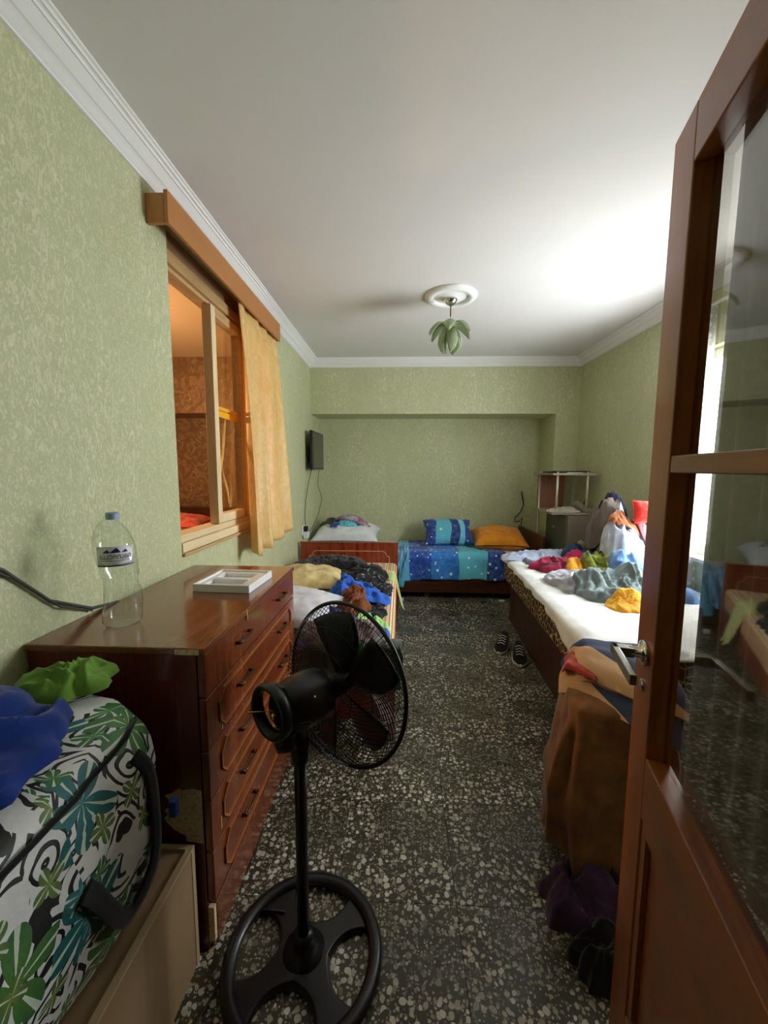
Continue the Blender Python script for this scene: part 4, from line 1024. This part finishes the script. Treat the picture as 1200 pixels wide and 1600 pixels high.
# ------------------------------------------------------------------ floor things
def shoe(label, c, rz):
    s_ = thing('sneaker', label, 'shoe', c, rz, 'pair of sneakers by the bed')
    def sec(t_, w0, h0, z0):
        return t_
    rs = []; ru = []
    for i in range(13):
        t_ = i/12; y = -.13+.26*t_
        wd = .034+.012*sin(t_*pi)+.006*(t_ > .5)*sin((t_-.5)*2*pi); wd *= (1-.65*max(0, t_-.85)/.15*.8) if t_ > .85 else (1-.35*max(0, .1-t_)/.1)
        hh = .095-.004*t_ if t_ < .42 else .093-.055*(t_-.42)/.35 if t_ < .77 else .038-.016*(t_-.77)/.23
        rs.append([(wd*1.06*cos(q), y, .012+.012*sin(q)*1.0) for q in [2*pi*j/16 for j in range(16)]])
        ru.append([(wd*cos(q)*(1 if sin(q) < .2 else .8), y, .022+(hh-.022)*.5*(1+sin(q))) for q in [2*pi*j/16 for j in range(16)]])
    obj('sole', MB().loft(rs), Mat('white_rubber', S(214, 210, 200), .7), s_, smooth=True, local=True)
    up_ = obj('upper', MB().loft(ru), cloth('black_mesh', S(24, 26, 28)), s_, smooth=True, local=True)
    obj('opening', MB().lathe([(.026, .0), (.027, .006), (.018, .004), (.001, -.002)], (0, -.075, .0935), n=16), BLACKW, up_, smooth=True, local=True)
    lc_ = MB()
    for k in range(4): lc_.tube([(-.026, -.02+.022*k, .083-.010*k), (0, -.02+.022*k, .096-.011*k), (.026, -.02+.022*k, .083-.010*k)], .003, 5)
    obj('laces', lc_, WHITEP, up_, local=True)
shoe('black sneaker with white sole standing farther from the brown bed panel', (.80, 2.98, .001), 2.7)
shoe('black sneaker with white sole standing close against the brown bed panel', (.875, 2.80, .001), 2.95)
tag(obj('paper_scrap', MB().box(.0, .045, 4.02, 4.06, .0015, .035), TRW, bevel=.006), 'crumpled white paper scrap on the floor near the bed corner', 'paper')
tag(obj('plastic_clip', MB().box(1.04, 1.10, 4.06, 4.09, .0015, .02), WHITEP, bevel=.004), 'small white clip on the floor under the daybed', 'clip')
bd = obj('grey_board', MB().box(-.012, .0, -.16, .16, 0, .40), plaster('blue_grey_board', S(132, 142, 150)), bevel=.003)
bd.location = (.758, 1.80, .002); bd.rotation_euler = (0, math.radians(8), math.radians(-14))
tag(bd, 'blue-grey board leaning between the bed and the draped chair', 'board')

# ------------------------------------------------------------------ draped chair beside the door
CH = thing('wooden_chair', 'dark wooden chair hidden under draped clothes beside the door', 'chair', (.755, 1.33, 0), -.35)
obj('seat', MB().box(-.13, .13, -.12, .12, .42, .445), WD_DARK, CH, bevel=.006, local=True)
for x in (-.115, .115):
    for y in (-.105, .105): obj('leg', MB().box(x-.014, x+.014, y-.014, y+.014, .001, .42), WD_DARK, CH, local=True)
    obj('back_post', MB().box(x-.013, x+.013, .092, .118, .445, .64), WD_DARK, CH, local=True)
obj('backrest', MB().box(-.102, .102, .098, .112, .54, .63), WD_DARK, CH, bevel=.004, local=True)
BROWNC = cloth('brown_robe_fleece', S(140, 92, 50), S(108, 66, 34))
def robe_ring(t_):
    z = .60-.485*t_; out = []
    cx_, cy_ = .755-.005*t_, 1.345-.02*t_
    hx_, hy_ = .160+.055*min(1, t_*1.7), .135+.035*min(1, t_*1.5)
    for j in range(80):
        q = 2*pi*j/80; c_, s_ = cos(q), sin(q); e = .62
        fo = .016*sin(q*9+2.2*nz(c_*2, s_*2, t_*1.5))*min(1, t_*3)+.014*nz(c_*3, s_*3, t_*4)
        x = (hx_+fo)*math.copysign(abs(c_)**e, c_); y = (hy_+fo)*math.copysign(abs(s_)**e, s_)
        out.append((cx_-.055+x+(cy_+y-1.2)*.40, cy_+y, z+(.02*nz(c_*2, s_*2, 9)*t_)+(.05*sin(q*2+1)*t_*t_)))
    return out
R0 = [robe_ring(i/24) for i in range(25)]
tp = [[(.758+(x-.758)*k, 1.345+(y-1.345)*k, z+dz) for x, y, z in R0[0]] for k, dz in ((.02, .016), (.5, .015), (.85, .008))]
tag(obj('brown_robe', MB().loft(tp+R0, cap=False), BROWNC, smooth=True, solid=.006), 'brown fleece robe draped over the chair beside the door', 'robe')
# patched blanket folded over the top
def patchmat(name, k, lim, ky):
    m = Mat(name, rough=.9); q = m.n('SeparateXYZ', {0: m.co()})
    f = m.math('ADD', q.outputs[0], m.math('MULTIPLY', q.outputs[1], ky))
    f = m.math('ADD', f, m.math('MULTIPLY', m.noise(m.co(), 7, 1).outputs[0], .03))
    m.set('Base Color', m.mix(m.math('GREATER_THAN', f, lim), m.mix(m.noise(m.co(), 9, 3).outputs[0], S(214, 176, 136), S(188, 146, 106)), S(46, 58, 86)))
    m.bump(m.noise(m.co(), 500, 2).outputs[0], .3, .002); return m
PATCH_U = patchmat('beige_navy_upper', .0, .055, .42); PATCH_L = patchmat('beige_navy_lower', .0, -.035, .25)
fb = thing('patchwork_blanket', 'beige and navy patchwork blanket with red strip folded over the robe', 'blanket', (.73, 1.3, .7))
def slab(A, B, Cc, Dd, z0, th, droop, seed):
    def P(u, v):
        x = (A[0]*(1-v)+B[0]*v)*(1-u)+(Dd[0]*(1-v)+Cc[0]*v)*u; y = (A[1]*(1-v)+B[1]*v)*(1-u)+(Dd[1]*(1-v)+Cc[1]*v)*u
        return x+.012*nz(u*2, v*3, seed), y+.012*nz(u*3, v*2, seed+4)
    mb = MB()
    for sg in (1, -1):
        def fn(u, v, sg=sg):
            x, y = P(u, v); e = max(0, 1-abs(2*v-1)**8)**.5*max(0, 1-abs(2*u-1)**10)**.5
            z = z0+sg*th/2*e-droop*max(0, v-.45)**2/.3-.03*max(0, .15-u)/.15+.006*nz(u*5, v*5, seed+sg)
            return (x, y, z)
        g = MB().grid(30, 30, fn)
        if sg < 0: g.f = [tuple(reversed(f)) for f in g.f]
        mb.add(g.v, g.f)
    return mb
obj('lower_fold', slab((.66, 1.56), (.585, 1.40), (.80, 1.03), (.98, 1.50), .645, .045, .05, 2), PATCH_L, fb, smooth=True, fix=True)
obj('red_strip', slab((.66, 1.53), (.594, 1.405), (.662, 1.295), (.82, 1.42), .668, .026, .0, 2), cloth('brick_red', S(176, 56, 42)), fb, smooth=True, fix=True)
obj('upper_fold', slab((.69, 1.56), (.622, 1.365), (.86, 1.09), (.98, 1.50), .695, .05, .04, 6), PATCH_U, fb, smooth=True, fix=True)
FP = Pile(lambda x, y: .001)
garment('purple_cloth', 'dark purple cloth on the floor beneath the brown robe', 'cloth', FP, (.60, 1.14), (.26, .22), .14, .1, cloth('purple', S(82, 52, 92), S(60, 38, 66)), 71)
garment('black_bag', 'black bag on the floor in front of the purple cloth', 'bag', Pile(lambda x, y: .001), (.60, .98), (.24, .16), .12, .1, cloth('black_nylon', S(16, 15, 16)), 72, flat=.7)
# neighbour pillow seen through the interior window
pillow('red_pillow', 'red printed pillow on the bed in the neighbouring room', (-2.35, 4.05, .80), (.6, .42), .16, REDC, .1, (.1, 0), 15)
